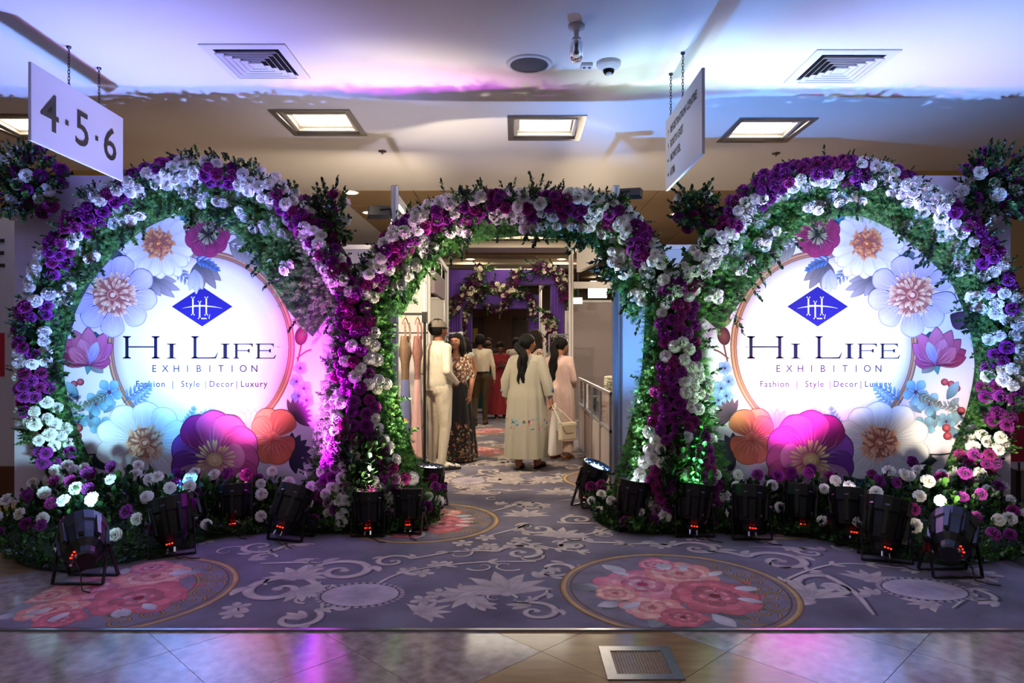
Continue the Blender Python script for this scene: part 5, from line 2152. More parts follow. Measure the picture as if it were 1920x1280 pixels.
def flood(loc, aim, label, power, size=0.16, arm=None):
    t = thing('floodlight', label, 'floodlight', loc, 0, 'booth floodlights')
    d = Vector(aim) - Vector(loc)
    d.normalize()
    H = frame_from(d, 0, 1, (0, 0, 0))
    mb = MB()
    M = H
    x, y = size * 0.62, size * 0.42
    vs = [(-x * .8, -y * .8, -0.04), (x * .8, -y * .8, -0.04), (x * .8, y * .8, -0.04), (-x * .8, y * .8, -0.04), (-x, -y, 0.0), (x, -y, 0.0), (x, y, 0.0), (-x, y, 0.0)]
    mb._add(vs, [(0, 3, 2, 1), (0, 1, 5, 4), (1, 2, 6, 5), (2, 3, 7, 6), (3, 0, 4, 7)], M)
    mb.build('housing', m_blk, t)
    mb = MB()
    mb._add([(-x * .94, -y * .94, -0.002), (x * .94, -y * .94, -0.002), (x * .94, y * .94, -0.002), (-x * .94, y * .94, -0.002)], [(0, 1, 2, 3)], M)
    mb.build('lens', mat('flood_lens', '#ffffff', emit='#fff2d8', estr=10), t)
    if arm:
        mb = MB()
        mb.bar((H @ Vector((0, 0, -0.04))), Vector(arm) - Vector(loc), 0.02, 0.02)
        mb.build('arm', m_blk, t)
    if power:
        q = (-d).to_track_quat('Z', 'Y').to_euler()
        area(t, d * 0.02, q, size, size * 0.6, power * 0.6, WARML)


flood((1.14, 6.75, 3.0), (1.6, 8.6, 0.9), 'black arm floodlight on the post beside the display cases', 60, 0.2, (1.0, 6.75, 3.02))
flood((-1.33, 6.75, 2.82), (-1.5, 8.8, 1.2), 'black arm floodlight on the post beside the dress rack', 120, 0.2, (-1.185, 6.75, 2.86))
flood((1.18, 12.75, 2.36), (0.2, 8.0, 1.4), 'glaring white floodlight on the taupe booth wall', 15, 0.14, (1.18, 12.75, 3.64))
flood((1.36, 11.2, 2.38), (1.2, 9.6, 0.8), 'wide warm floodlight hanging over the display cases', 60, 0.26, (1.36, 11.2, 3.64))


# ------------------------------------------------------------------ display cases
def display_case(y0, y1, k):
    L = y1 - y0
    t = thing('display_case', ['glass display case at the corridor entrance holding white cloth', 'second glass display case from the entrance holding cream cloth', 'third glass display case from the entrance holding red cloth', 'fourth glass display case beside the cream booth post'][k], 'display case', (0.96, y0, 0.012), 0, 'glass display cases')
    D, H, zg = 0.5, 1.02, 0.64
    mb = MB()
    mb.box((D / 2, L / 2, 0.32), (D - 0.03, L - 0.04, 0.58))
    mb.build('cabinet', m_white2, t)
    mb = MB()
    mb.box((0.006, L / 2, 0.32), (0.012, L - 0.09, 0.53))
    mb.build('front_panel', mat('case_panel', '#cfc4bc', rough=0.5), t)
    for x in (0, D):
        for y in (0.012, L - 0.012):
            mb = MB()
            mb.box((x, y, H / 2), (0.024, 0.024, H))
            mb.build('leg', m_alu, t)
    for z in (0.03, zg, H):
        for x in (0, D):
            mb = MB()
            mb.box((x, L / 2, z), (0.026, L, 0.032))
            mb.build('rail', m_alu, t)
    for z in (zg, H):
        for y in (0.012, L - 0.012):
            mb = MB()
            mb.box((D / 2, y, z), (D, 0.024, 0.03))
            mb.build('end_rail', m_alu, t)
    mb = MB()
    mb.box((0.004, L / 2, (zg + H) / 2), (0.005, L - 0.05, H - zg - 0.03))
    mb.build('front_glass', m_glass, t)
    mb = MB()
    mb.box((D / 2, L / 2, H + 0.018), (D, L - 0.01, 0.006))
    mb.build('top_glass', m_glass, t)
    mb = MB()
    mb.box((D / 2, L / 2, zg - 0.005), (D - 0.02, L - 0.03, 0.015))
    mb.build('deck', m_white, t)
    mb = MB()
    mb.box((D - 0.012, L / 2, (zg + H) / 2), (0.006, L - 0.05, H - zg - 0.03))
    mb.build('back_panel', m_white, t)


CASES = [(6.83, 7.65), (7.66, 8.48), (8.49, 9.31), (9.32, 10.14)]
for k, (a, b) in enumerate(CASES):
    display_case(a, b, k)


def folded(x, y, z, sx, sy, h, m, label, lay=4, seed=0):
    """a pile of folded cloth: soft rounded layers"""
    random.seed(seed)
    t = thing('folded_cloth', label, 'folded cloth', (x, y, z), rnd(-.3, .3))
    for k in range(lay):
        mb = MB()
        hh = h / lay
        rows = []
        for (zz, ins) in ((0, 0.02), (0.15, 0.004), (0.5, 0.0), (0.85, 0.004), (1.0, 0.02)):
            row = []
            for q in range(24):
                a = 2 * PI * q / 24
                cx, cy = abs(math.cos(a)) ** 0.35 * (1 if math.cos(a) > 0 else -1), abs(math.sin(a)) ** 0.35 * (1 if math.sin(a) > 0 else -1)
                row.append(((sx / 2 - ins) * cx + rnd(-.004, .004), (sy / 2 - ins) * cy + rnd(-.004, .004), (k + zz) * hh))
            rows.append(row)
        mb.grid(rows, None, True)
        mb._add(rows[-1], [tuple(range(24))])
        mb.build('fold', m, t, smooth=True)


m_cl1 = mat('cloth_cream', '#e2d8c4', rough=0.9, noise=0.12, nscale=25, sheen=0.3)
m_cl2 = print_mat('cloth_greenprint', '#dcd8c0', ['#6a8a4a', '#8aa060', '#c8b070', '#5a7a50'], 26, size=0.5)
m_cl3 = mat('cloth_red', '#8a3020', rough=0.8, noise=0.3, nscale=15)
m_cl4 = mat('cloth_white', '#e6e2dc', rough=0.9, noise=0.1, nscale=20)
folded(1.19, 8.05, 1.053, 0.26, 0.34, 0.10, m_cl1, 'folded cream cloth pile on top of the second display case', 5, 1)
folded(1.17, 7.3, 1.053, 0.30, 0.36, 0.13, m_cl2, 'folded green printed cloth pile on top of the first display case', 4, 2)
for k, (y, m, nm) in enumerate(((7.05, m_cl4, 'white'), (7.43, m_cl1, 'cream'), (7.87, m_cl1, 'cream'), (8.27, m_cl4, 'white'), (8.7, m_cl3, 'red'), (9.1, m_cl2, 'green printed'), (9.53, m_cl3, 'rust red'), (9.93, m_cl1, 'cream'))):
    case = ('first', 'second', 'third', 'fourth')[k // 2]
    folded(1.21, y, 0.655, 0.30, 0.30, 0.10 + 0.03 * (k % 3), m, 'folded %s cloth inside the %s display case' % (nm, case), 3, k + 5)


# ------------------------------------------------------------------ dress racks
def garment(loc, rz, L, top_w, hem_w, mats, label, seed, flare=1.6, strap=True, folds=9, hanger_m=None, waist=0.36, thick=1.0):
    random.seed(seed)
    t = thing('hanging_dress', label, 'dress', loc, rz, 'dresses on racks')
    # origin at the hanger hook; hangs down -z
    mb = MB()
    mb.tube([(0, 0, 0.0), (0.022, 0, 0.028), (0.0, 0, 0.055), (-0.02, 0, 0.04)], 0.003, 6)
    mb.tube(catmull([(-top_w * 0.95, 0, -0.085), (-0.05, 0, -0.03), (0, 0, -0.005), (0.05, 0, -0.03), (top_w * 0.95, 0, -0.085)], 4), 0.007, 6)
    mb.build('hanger', hanger_m or mat('hanger_wood', '#8a6032', rough=0.5), t)
    if strap:
        for s in (-1, 1):
            mb = MB()
            mb.tube([(s * top_w * 0.62, -0.02, -0.06), (s * top_w * 0.75, -0.03, -0.15), (s * top_w * 0.7, -0.03, -0.26)], 0.012, 6, True, 0.4)
            mb.build('strap', mats[0], t)
    n = 40
    z0 = -0.22 if strap else -0.09

    def rows(zs):
        out = []
        for zz in zs:
            v = (z0 - zz) / (L + z0)
            if v < waist:
                u_ = v / waist
                w = top_w * (1.0 + 0.16 * math.sin(PI * min(1, u_ * 1.6)) - 0.30 * u_)
                d = (0.03 + 0.015 * math.sin(PI * min(1, u_ * 1.5))) * thick
                amp = 0.0
            else:
                q = (v - waist) / (1 - waist)
                w = top_w * 0.70 + (hem_w - top_w * 0.70) * q ** (1 / flare)
                d = (0.03 + 0.035 * q) * thick
                amp = 0.22 * q
            row = []
            for k in range(n):
                a = 2 * PI * k / n
                f = 1 + amp * math.sin(a * folds + seed) * 0.6 + amp * 0.3 * math.sin(a * (folds * 0.5) + 1.3 * seed)
                row.append((w * math.cos(a) * (1 + 0.4 * (f - 1)), d * math.sin(a) * f, zz + (0.01 * math.sin(a * folds) if v > 0.98 else 0)))
            out.append(row)
        return out
    zs = [z0 - (L + z0) * waist * k / 5 for k in range(6)]
    mb = MB()
    rw = rows(zs)
    for i in (0, 1):        # heart-shaped neckline between the straps
        rw[i] = [(x, y, z - (0.085 if i == 0 else 0.03) * max(0, 1 - (x / (top_w * 0.55)) ** 2)) if strap else (x, y, z) for x, y, z in rw[i]]
    rw[2] = [(x * 1.06, y * 1.25, z) for x, y, z in rw[2]]
    mb.grid(rw, None, True)
    mb.build('bodice', mats[0], t, smooth=True)
    zs = [z0 - (L + z0) * (waist + (1 - waist) * k / 12) for k in range(13)]
    mb = MB()
    mb.grid(rows(zs), None, True)
    mb.build('skirt', mats[1], t, smooth=True)
    return t


def rack(x0, x1, y, z, label, m, dirx=True):
    t = thing('dress_rack', label, 'clothes rack', (0, 0, 0))
    a, b = (Vector((x0, y, 0)), Vector((x1, y, 0))) if dirx else (Vector((x0, y, 0)), Vector((x0, x1, 0)))
    d = (b - a).normalized()
    s = d.cross(Vector((0, 0, 1)))
    for q in (a, b):
        mb = MB()
        mb.bar(q + Vector((0, 0, 0.03)), q + Vector((0, 0, z)), 0.03)
        mb.build('upright', m, t)
        mb = MB()
        mb.bar(q - s * 0.25 + Vector((0, 0, 0.025)), q + s * 0.25 + Vector((0, 0, 0.025)), 0.03)
        mb.build('foot', m, t)
    mb = MB()
    mb.bar(a + Vector((0, 0, z)), b + Vector((0, 0, z)), 0.028)
    mb.build('top_rail', m, t)
    mb = MB()
    bk = Vector((0, 0.24, z - 0.22))
    mb.bar(a + bk, b + bk, 0.015)
    for q in (a, b):
        mb.bar(q + bk, q + Vector((0, 0, z - 0.22)), 0.015)
    mb.build('lower_rail', m, t)
    mb = MB()
    mb.box(b + Vector((0, 0, z - 0.04)), (0.06, 0.06, 0.13))
    mb.build('clamp', m, t)
    return t


m_pinkb = mat('sequin_pink', '#b88478', rough=0.35, noise=0.5, nscale=90, color2='#7a5048', bump=0.6, bscale=160)
m_beigeb = mat('sequin_beige', '#a08468', rough=0.35, noise=0.5, nscale=90, color2='#6a5444', bump=0.6, bscale=160)
m_peach = print_mat('skirt_peach', '#c98a78', ['#d8b050', '#b06a5a', '#8a7a50'], 7, -1.25, -0.95, 0.4)
m_blue = print_mat('skirt_blue', '#6a74a8', ['#d8b848', '#c8a840', '#7a8a58'], 6, -1.5, -1.0, 0.32)
m_rose = print_mat('skirt_rose', '#d8a8a4', ['#7a8a50', '#d8b858', '#5f7048', '#e0c8b0'], 9, -1.62, -0.85, 0.36)
m_drk = mat('garment_dark', '#241a30', rough=0.7, noise=0.4, nscale=12, sheen=0.2)
m_drk2 = print_mat('garment_print', '#2a1c2c', ['#b04a50', '#d8c060', '#4a7a9a', '#8a3a78'], 14, size=0.35)
m_or = print_mat('garment_orange', '#7a3a24', ['#d88a40', '#202028', '#c8b8a0'], 14, size=0.4)
ZB = 1.89
rack(-1.70, -1.07, 8.12, ZB, 'black clothes rack with long gowns beside the corridor entrance', m_blk)
for k, (x, ms, lb, hw, rz) in enumerate(((-1.58, (m_beigeb, m_rose), 'long rose gown with sequin bodice at the outer end of the black rack', 0.14, 1.5), (-1.44, (m_pinkb, m_peach), 'long peach gown with sequin bodice on the black rack', 0.13, 1.42),
                                         (-1.30, (m_beigeb, m_blue), 'long blue gown with beige sequin bodice on the black rack', 0.13, 1.36), (-1.155, (m_pinkb, m_rose), 'long pale rose gown with flower print nearest the man in the cap', 0.13, 1.36))):
    garment((x, 8.12, ZB - 0.04), rz, 1.66, 0.085 if k == 3 else 0.105, hw + 0.05, ms, lb, k + 3, 1.3, thick=1.3 if k < 3 else 1.1)
rack(-1.3, -0.86, 11.0, 1.72, 'silver clothes rack with dark garments behind the smiling woman', m_steel)
for k in range(5):
    garment((-1.24 + 0.08 * k, 11.0, 1.68), 1.5, 1.1, 0.17, 0.24, (m_drk if k % 2 else m_drk2, m_drk2 if k % 2 else m_drk), ('first dark plum', 'second dark printed', 'third dark plum', 'fourth dark printed', 'fifth dark plum')[k] + ' garment from the wall end of the silver rack', k + 11, 1.2, False, 8, m_steel, 0.36, 0.5)
rack(0.62, 1.0, 12.3, 1.72, 'silver clothes rack with printed garments beside the purple gate', m_steel)
for k in range(4):
    garment((0.69 + 0.08 * k, 12.3, 1.68), 1.64, 1.1, 0.17, 0.22, (m_or, m_drk2) if k % 2 else (m_drk, m_or), ('first dark', 'second orange printed', 'third dark', 'fourth orange printed')[k] + ' garment from the walkway end of the rack by the purple gate', k + 21, 1.2, False, 8, m_steel, 0.36, 0.5)


# ------------------------------------------------------------------ purple fabric gates with garlands
m_purple = mat('purple_drape', '#5a2a9a', rough=0.65, noise=0.25, nscale=6, stretch=(8, 8, 0.4), sheen=0.4)


def blossom_template():
    V, F = [], []
    for lay, (n, e, R) in enumerate(((6, 0.2, 1.0), (5, 0.7, 0.85), (3, 1.2, 0.7))):
        for k in range(n):
            a = 2 * PI * (k + 0.5 * lay) / n
            o = len(V)
            for (r, da) in ((0.1, 0), (0.8, -0.5), (1.0, 0), (0.8, 0.5)):
                V.append((R * r * math.cos(e) * math.cos(a + da), R * r * math.cos(e) * math.sin(a + da), R * r * math.sin(e)))
            F += [(o, o + 1, o + 2), (o, o + 2, o + 3)]
    return np.array(V), np.array(F)


BT = blossom_template()


def drape_box(mb, x0, x1, y0, y1, z0, z1, horizontal=False):
    """pleated fabric sleeve"""
    n = 10
    per = []
    for (a, b) in (((x0, y0), (x1, y0)), ((x1, y0), (x1, y1)), ((x1, y1), (x0, y1)), ((x0, y1), (x0, y0))):
        for k in range(n):
            t = k / n
            per.append((a[0] + (b[0] - a[0]) * t, a[1] + (b[1] - a[1]) * t))
    cx, cy = (x0 + x1) / 2, (y0 + y1) / 2
    rows = []
    for z in (z0, (z0 + z1) / 2, z1):
        row = []
        for k, (x, y) in enumerate(per):
            f = 1 + 0.05 * (1 if k % 2 else -1)
            row.append((cx + (x - cx) * (f if not horizontal else 1), cy + (y - cy) * f, z))
        rows.append(row)
    mb.grid(rows, None, True)
    mb._add(rows[-1], [tuple(range(len(per)))])
    mb._add(rows[0], [tuple(range(len(per)))])


def gate(Y, lx, rx, zb, zt, label, strands, seed):
    random.seed(seed)
    t = thing('fabric_gate', label, 'gate', (0, Y, 0.012), 0, 'purple fabric gates')
    for (a, b) in (lx, rx):
        mb = MB()
        drape_box(mb, a, b, 0, 0.35, 0, zb)
        mb.build('leg', m_purple, t)
        mb = MB()
        mb.box(((a + b) / 2, 0.17, zb * 0.62), (b - a + 0.03, 0.39, 0.02))
        mb.build('tie_band', mat('purple_dark', '#3a1a6a', rough=0.6), t)
    mb = MB()
    drape_box(mb, lx[0], rx[1], 0, 0.35, zb, zt, True)
    mb.build('header', m_purple, t)
    for pxs in strands:
        path = resample(catmull([at(x, y, Y - 0.06) for x, y in pxs], 8), 0.03)
        mats_, cols, G = [], [], Greens()
        for p in path:
            p = p - Vector((0, Y, 0.012))
            for k in range(5):
                q = p + Vector((rnd(-.09, .09), rnd(-.07, .04), rnd(-.09, .09)))
                mats_.append(frame_from((rnd(-.6, .6), -1, rnd(-.4, .6)), rnd(0, 6), rnd(0.04, 0.06), q))
                seg = int(p.x * 4 + p.z * 5)
                cols.append(hexc('#e2d8c0') if (seg + k // 3) % 3 == 0 else hexc(random.choice(('#5a1450', '#6a1c5c', '#481048'))))
            for k in range(2):
                G.leaf(p + Vector((rnd(-.06, .06), rnd(-.02, .05), rnd(-.06, .06))), (rnd(-1, 1), rnd(-1, 0), rnd(-1, 1)), rnd(0.12, 0.2))
        for k in range(14):
            e = path[-1 if k % 2 else 0] - Vector((0, Y, 0.012))
            G.leaf(e, (rnd(-1, 1), rnd(-.6, 0), rnd(-1, 1)), rnd(0.18, 0.28))
        V, F, C = bake(BT[0], BT[1], mats_, cols)
        me = np_mesh('garland_blossoms', V, F, m_petal, None, C)
        ob = bpy.data.objects.new('garland_blossoms', me)
        COL.objects.link(ob)
        ob.parent = t
        ob['kind'] = 'stuff'
        G.build(t, 'garland_leaves')


gate(13.4, (-1.31, -1.06), (0.72, 0.98), 2.72, 3.0, 'nearer purple draped gate with flower garlands across the corridor',
     [[(842, 583), (862, 562), (885, 535), (902, 505)], [(925, 540), (950, 545), (972, 510)], [(1008, 503), (1040, 505), (1055, 530), (1060, 558)], [(1026, 590), (1034, 620), (1036, 650), (1040, 690)]], 61)
gate(19.8, (-1.55, -1.25), (0.42, 0.72), 2.6, 3.0, 'farther purple draped gate with flower garlands before the wooden wall',
     [[(868, 640), (870, 600), (885, 570), (902, 550)], [(912, 576), (940, 578), (960, 545)], [(972, 550), (995, 560), (1000, 590)]], 67)

# ------------------------------------------------------------------ people
SKIN = [mat('skin_brown', '#9a6248', rough=0.55, noise=0.1, nscale=20), mat('skin_tan', '#b57c5c', rough=0.55, noise=0.08, nscale=20), mat('skin_dark', '#7a4a34', rough=0.55, noise=0.1, nscale=20)]
m_hair = mat('hair_black', '#060403', rough=0.6, spec=0.25, noise=0.4, nscale=60, bump=0.5, bscale=120, stretch=(6, 6, 0.5))
m_hairb = mat('hair_brown', '#1c0f0a', rough=0.6, spec=0.25, noise=0.4, nscale=60, bump=0.5, bscale=120, stretch=(6, 6, 0.5))
m_eye = mat('eye_white', '#d8d4cc', rough=0.2)
m_iris = mat('eye_dark', '#140c08', rough=0.15)
m_lip = mat('lip_red', '#8a2e34', rough=0.4)

BASEJ = dict(
    sh_l=(.175, .01, 1.385), el_l=(.225, .05, 1.12), wr_l=(.225, -.02, .885), ha_l=(.22, -.045, .80),
    sh_r=(-.175, .01, 1.385), el_r=(-.225, .05, 1.12), wr_r=(-.225, -.02, .885), ha_r=(-.22, -.045, .80),
    hip_l=(.09, .0, .92), kn_l=(.095, -.015, .50), an_l=(.095, .02, .085), to_l=(.105, -.13, .035),
    hip_r=(-.09, .0, .92), kn_r=(-.095, -.015, .50), an_r=(-.095, .02, .085), to_r=(-.105, -.13, .035))


def capsule(mb, a, ra, b, rb, n=12):
    a, b = Vector(a), Vector(b)
    d = (b - a)
    L = d.length
    d = d / L if L > 1e-6 else Vector((0, 0, 1))
    path, rs = [], []
    for k in range(5):
        th = PI / 2 * k / 4
        path.append(a - d * ra * math.cos(th))
        rs.append(max(ra * math.sin(th), 0.0006))
    for k in range(5):
        th = PI / 2 * k / 4
        path.append(b + d * rb * math.sin(th))
        rs.append(max(rb * math.cos(th), 0.0006))
    mb.tube(path, rs, n)


def seg_dist(P, a, ra, b, rb):
    a, b = np.array(a), np.array(b)
    d = b - a
    L2 = max(1e-9, d @ d)
    t = np.clip(((P - a) @ d) / L2, 0, 1)
    return np.linalg.norm(P - (a + t[:, None] * d), axis=1) - (ra + (rb - ra) * t)


def person(label, loc, rz, H, mats, J=None, build=1.0, female=False, head=(0, 0), hair=None, bust=False, voxel=0.013, belly=0.0, faced=True, bulk=1.0, hand_curl=0.5, fingers=True):
    """one continuous figure; mats = dict of materials by body region"""
    k = H / 1.70
    j = dict(BASEJ)
    if female:
        for n_ in ('sh_l', 'sh_r'):
            x, y, z = j[n_]
            j[n_] = (x * 0.9, y, z)
    j.update(J or {})
    yaw, pitch = head
    HM = Matrix.Translation((0, .01, 1.47)) @ Matrix.Rotation(yaw, 4, 'Z') @ Matrix.Rotation(pitch, 4, 'X') @ Matrix.Translation((0, -.01, -1.47))
    prims = []

    def pr(tg, a, ra, b, rb, hm=False):
        a, b = Vector(a), Vector(b)
        if hm:
            a, b = HM @ a, HM @ b
        prims.append((tg, tuple(a), ra, tuple(b), rb))
    w = build
    B = bulk
    pr('head', (0, .025, 1.615), .083, (0, -.025, 1.605), .078, True)
    pr('head', (0, -.028, 1.565), .060, (0, -.055, 1.528), .036, True)
    pr('head', (0, -.100, 1.592), .010, (0, -.116, 1.566), .015, True)
    for s in (-1, 1):
        pr('head', (s * .083, .012, 1.575), .012, (s * .086, .018, 1.612), .015, True)
        pr('head', (s * .035, -.068, 1.570), .022, (s * .030, -.072, 1.60), .02, True)
    pr('neck', (0, .02, 1.40), .056, (0, .008, 1.53), .048)
    # trunk
    for s in (-1, 1):
        pr('torso', (s * .075 * w, .012, 1.33), .100 * B, (s * .055 * w, .005, 1.10), .092 * B)
        pr('torso', (s * .06 * w, .02, 1.39), .062 * B, j['sh_l' if s > 0 else 'sh_r'], .060 * B)
        pr('torso', (s * .055 * w, .005, 1.10), .092 * B, (s * .065 * w, .005, 1.0), .096 * B)
        pr('pelvis', (s * .065 * w, .01, 1.0), .096 * B, (s * .075 * w, .015, .92), .105 * B)
        if bust:
            pr('torso', (s * .065, -.075, 1.265), .055, (s * .065, -.055, 1.30), .05)
    if belly:
        pr('torso', (0, -.05, 1.08), .09 + belly, (0, -.05, 1.18), .07 + belly)
    for q, s in (('l', 1), ('r', -1)):
        sh, el, wr, ha = (Vector(j[x + q]) for x in ('sh_', 'el_', 'wr_', 'ha_'))
        pr('uarm', sh, .056 * B * w, el, .044 * B * w)
        pr('farm', el, .044 * B * w, wr, .029 * (B if 'sleeve' in mats else 1))
        d = (ha - wr).normalized()
        pr('hand', wr, .026, wr + d * .035, .030)
        pr('hand', wr + d * .03, .031, wr + d * .075, .030)
        hp, kn, an, to = (Vector(j[x + q]) for x in ('hip_', 'kn_', 'an_', 'to_'))
        pr('thigh', hp, .098 * B * w, kn, .062 * B * w)
        pr('shin', kn, .060 * B * w, an, .042 * B)
        f = (to - an)
        pr('foot', an - Vector((0, 0, .02)), .042, to, .032)
        pr('foot', an - f.normalized() * 0.03 - Vector((0, 0, .045)), .036, to - Vector((0, 0, .0)), .03)
    prims = [(t_, tuple(c * k for c in a), ra * k, tuple(c * k for c in b), rb * k) for t_, a, ra, b, rb in prims]
    mb = MB()
    for t_, a, ra, b, rb in prims:
        capsule(mb, a, ra, b, rb)
    o = mb.build('body', m_white)
    md = o.modifiers.new('r', 'REMESH')
    md.mode = 'VOXEL'
    md.voxel_size = voxel
    sm = o.modifiers.new('s', 'SMOOTH')
    sm.iterations = 4
    sm.factor = 0.5
    bpy.context.view_layer.update()
    me = bpy.data.meshes.new_from_object(o.evaluated_get(bpy.context.evaluated_depsgraph_get()))
    bpy.data.objects.remove(o)
    nv = len(me.vertices)
    V = np.empty(nv * 3, dtype=np.float32)
    me.vertices.foreach_get('co', V)
    V = V.reshape(-1, 3).astype(np.float64)
    V[:, 2] = np.maximum(V[:, 2], 0.001)
    F = [tuple(p.vertices) for p in me.polygons]
    cen = np.array([V[list(f)].mean(axis=0) for f in F])
    D = np.stack([seg_dist(cen, a, ra, b, rb) for _, a, ra, b, rb in prims])
    tags = [prims[i][0] for i in D.argmin(axis=0)]
    bpy.data.meshes.remove(me)
    order = ['head', 'neck', 'torso', 'pelvis', 'uarm', 'farm', 'hand', 'thigh', 'shin', 'foot']
    skin = mats['skin']
    slots = [mats.get(t_, skin) for t_ in order] + [m_eye, m_iris, m_lip, m_hair]
    out = MB()
    out.v = [tuple(v) for v in V]
    out.vc = [(1, 1, 1)] * nv
    out.f = F
    out.m = [order.index(t_) for t_ in tags]
    # fingers, growing from each palm
    if fingers:
        out.cur = 6
        for q, s in (('l', 1), ('r', -1)):
            wr, ha = Vector(j['wr_' + q]), Vector(j['ha_' + q])
            d = (ha - wr).normalized()
            fr = Vector((0, -1, 0))
            ax = (fr - d * fr.dot(d))
            ax = ax.normalized() if ax.length > 0.2 else Vector((1, 0, 0))     # thumb side
            pn = d.cross(ax) * s                                             # palm faces inward
            for i, L in enumerate((.070, .080, .074, .058)):
                base = wr + d * .090 + ax * (.026 - .0175 * i)
                c = hand_curl
                d1 = (d * math.cos(c * .5) + pn * math.sin(c * .5))
                d2 = (d * math.cos(c * 1.5) + pn * math.sin(c * 1.5))
                d3 = (d * math.cos(c * 2.3) + pn * math.sin(c * 2.3))
                p1 = base + d1 * L * .45
                p2 = p1 + d2 * L * .32
                p3 = p2 + d3 * L * .23
                out.tube([x * k for x in (base - d * .02, base, p1, p2, p3)], [r * k for r in (.0095, .0095, .009, .008, .0055)], 6)
            tb = wr + d * .035 + ax * .026
            td = (d * .75 + ax * .55 + pn * .35).normalized()
            out.tube([x * k for x in (tb - ax * .01, tb + td * .028, tb + td * .05 + pn * .008, tb + (td * .7 + d * .3) * .07 + pn * .012)], [r * k for r in (.012, .011, .010, .006)], 6)
    # face
    if faced:
        for s in (-1, 1):
            out.cur = 10
            out.ellipsoid(HM @ Vector((s * .033, -.088, 1.600)) * k, (.015 * k, .009 * k, .0075 * k), 10, 6)
            out.cur = 11
            out.ellipsoid(HM @ Vector((s * .033, -.0955, 1.600)) * k, (.0068 * k, .0035 * k, .0068 * k), 8, 5)
            out.cur = 13
            out.tube([HM @ Vector(p) * k for p in ((s * .014, -.098, 1.619), (s * .034, -.0985, 1.624), (s * .054, -.085, 1.616))], [.0032 * k, .0038 * k, .002 * k], 5)
            out.tube([HM @ Vector(p) * k for p in ((s * .017, -.0955, 1.606), (s * .033, -.098, 1.610), (s * .050, -.088, 1.604))], .0022 * k, 5)
        out.cur = 12
        out.tube([HM @ Vector(p) * k for p in ((-.024, -.086, 1.540), (-.010, -.0965, 1.5445), (0, -.097, 1.543), (.010, -.0965, 1.5445), (.024, -.086, 1.540))], [.002 * k, .0055 * k, .005 * k, .0055 * k, .002 * k], 6)
        out.tube([HM @ Vector(p) * k for p in ((-.022, -.085, 1.537), (0, -.095, 1.531), (.022, -.085, 1.537))], [.002 * k, .0065 * k, .002 * k], 6)
    root = thing('person', label, 'person', loc, rz)
    body = out.build('body', slots, root, smooth=True)
    # hair
    if hair:
        hm, style = hair
        hb = MB()
        rows = []
        for i in range(11):
            th = PI * i / 10 * 0.80
            row = []
            for q in range(24):
                ph = 2 * PI * q / 24
                x, y, z = math.sin(th) * math.cos(ph), math.sin(th) * math.sin(ph), math.cos(th)
                rr = 1.0 + 0.02 * math.sin(ph * 9 + i)
                p = Vector((x * .098 * rr, .022 + y * .113 * rr, 1.625 + z * .108 * rr))
                if y < -0.15:           # face opening: pull hair line up and back
                    zmin = 1.655 - 0.02 * abs(x)
                    if p.z < zmin and abs(x) < 0.93:
                        p.z = zmin
                        p.y = max(p.y, -.068)
                row.append(HM @ p * k)
            rows.append(row)
        hb.grid(rows, None, True)
        if style == 'short':
            for s in (-1, 1):
                hb.tube([HM @ Vector(p) * k for p in ((s * .082, .0, 1.64), (s * .085, .03, 1.57), (s * .05, .085, 1.53))], [.016 * k, .02 * k, .015 * k], 8)
        elif style == 'long':
            for s in (-1, 1):
                for (dx, dy, z1) in ((.074, -.035, 1.24), (.084, -.01, 1.18), (.086, .02, 1.14), (.078, .045, 1.16), (.06, .062, 1.13), (.04, .075, 1.12), (.016, .08, 1.14)):
                    wv = rnd(0, 6)
                    q = catmull([HM @ Vector((s * dx * .75, dy * .8, 1.68)), HM @ Vector((s * (dx + .010), dy, 1.60)), HM @ Vector((s * (dx + .016), dy, 1.52)), Vector((s * (dx + .028), dy + .01, 1.40)), Vector((s * (dx + .02), dy, 1.28)), Vector((s * dx, dy, z1))], 4)
                    nq = len(q)
                    hb.tube([(p + Vector((math.sin(i * .9 + wv) * .007, math.cos(i * .8 + wv) * .006, 0)) * min(1, i / 8)) * k for i, p in enumerate(q)],
                            [np.interp(i / (nq - 1), (0, .3, .8, 1), (.018, .024, .022, .004)) * k for i in range(nq)], 7)
        elif style[0] == 'p':
            L = float(style[1:])
            pts = [HM @ Vector((0, .12, 1.60)), HM @ Vector((0, .165, 1.56)), Vector((0.01, .155, 1.44)), Vector((0.025, .15, 1.30)), Vector((0.03, .15, 1.30 - L * .5)), Vector((0.03, .15, 1.30 - L))]
            rs = [.03, .045, .052, .058, .05, .012]
            for (dx, dy) in ((0, 0), (.026, .012), (-.026, .008), (.014, -.012), (-.014, .016), (.034, -.004), (-.034, -.004)):
                q = catmull([p + Vector((dx * (1 if i > 1 else .4), dy, rnd(-.02, .02))) for i, p in enumerate(pts)], 4)
                r2 = [np.interp(i / (len(q) - 1) * 5, range(6), rs) * .58 for i in range(len(q))]
                hb.tube([p * k + Vector((math.sin(i * 1.1 + dx * 90) * .010, math.cos(i * .9 + dx * 70) * .006, 0)) for i, p in enumerate(q)], [r * k for r in r2], 8)
            hb.ellipsoid(HM @ Vector((0, .12, 1.60)) * k, (.035 * k, .03 * k, .035 * k), 10, 7)
        elif style == 'bun':
            hb.ellipsoid(HM @ Vector((0, .14, 1.62)) * k, (.045 * k, .04 * k, .045 * k), 10, 7)
        hb.build('hair', hm, root, smooth=True)
    return root, k, HM


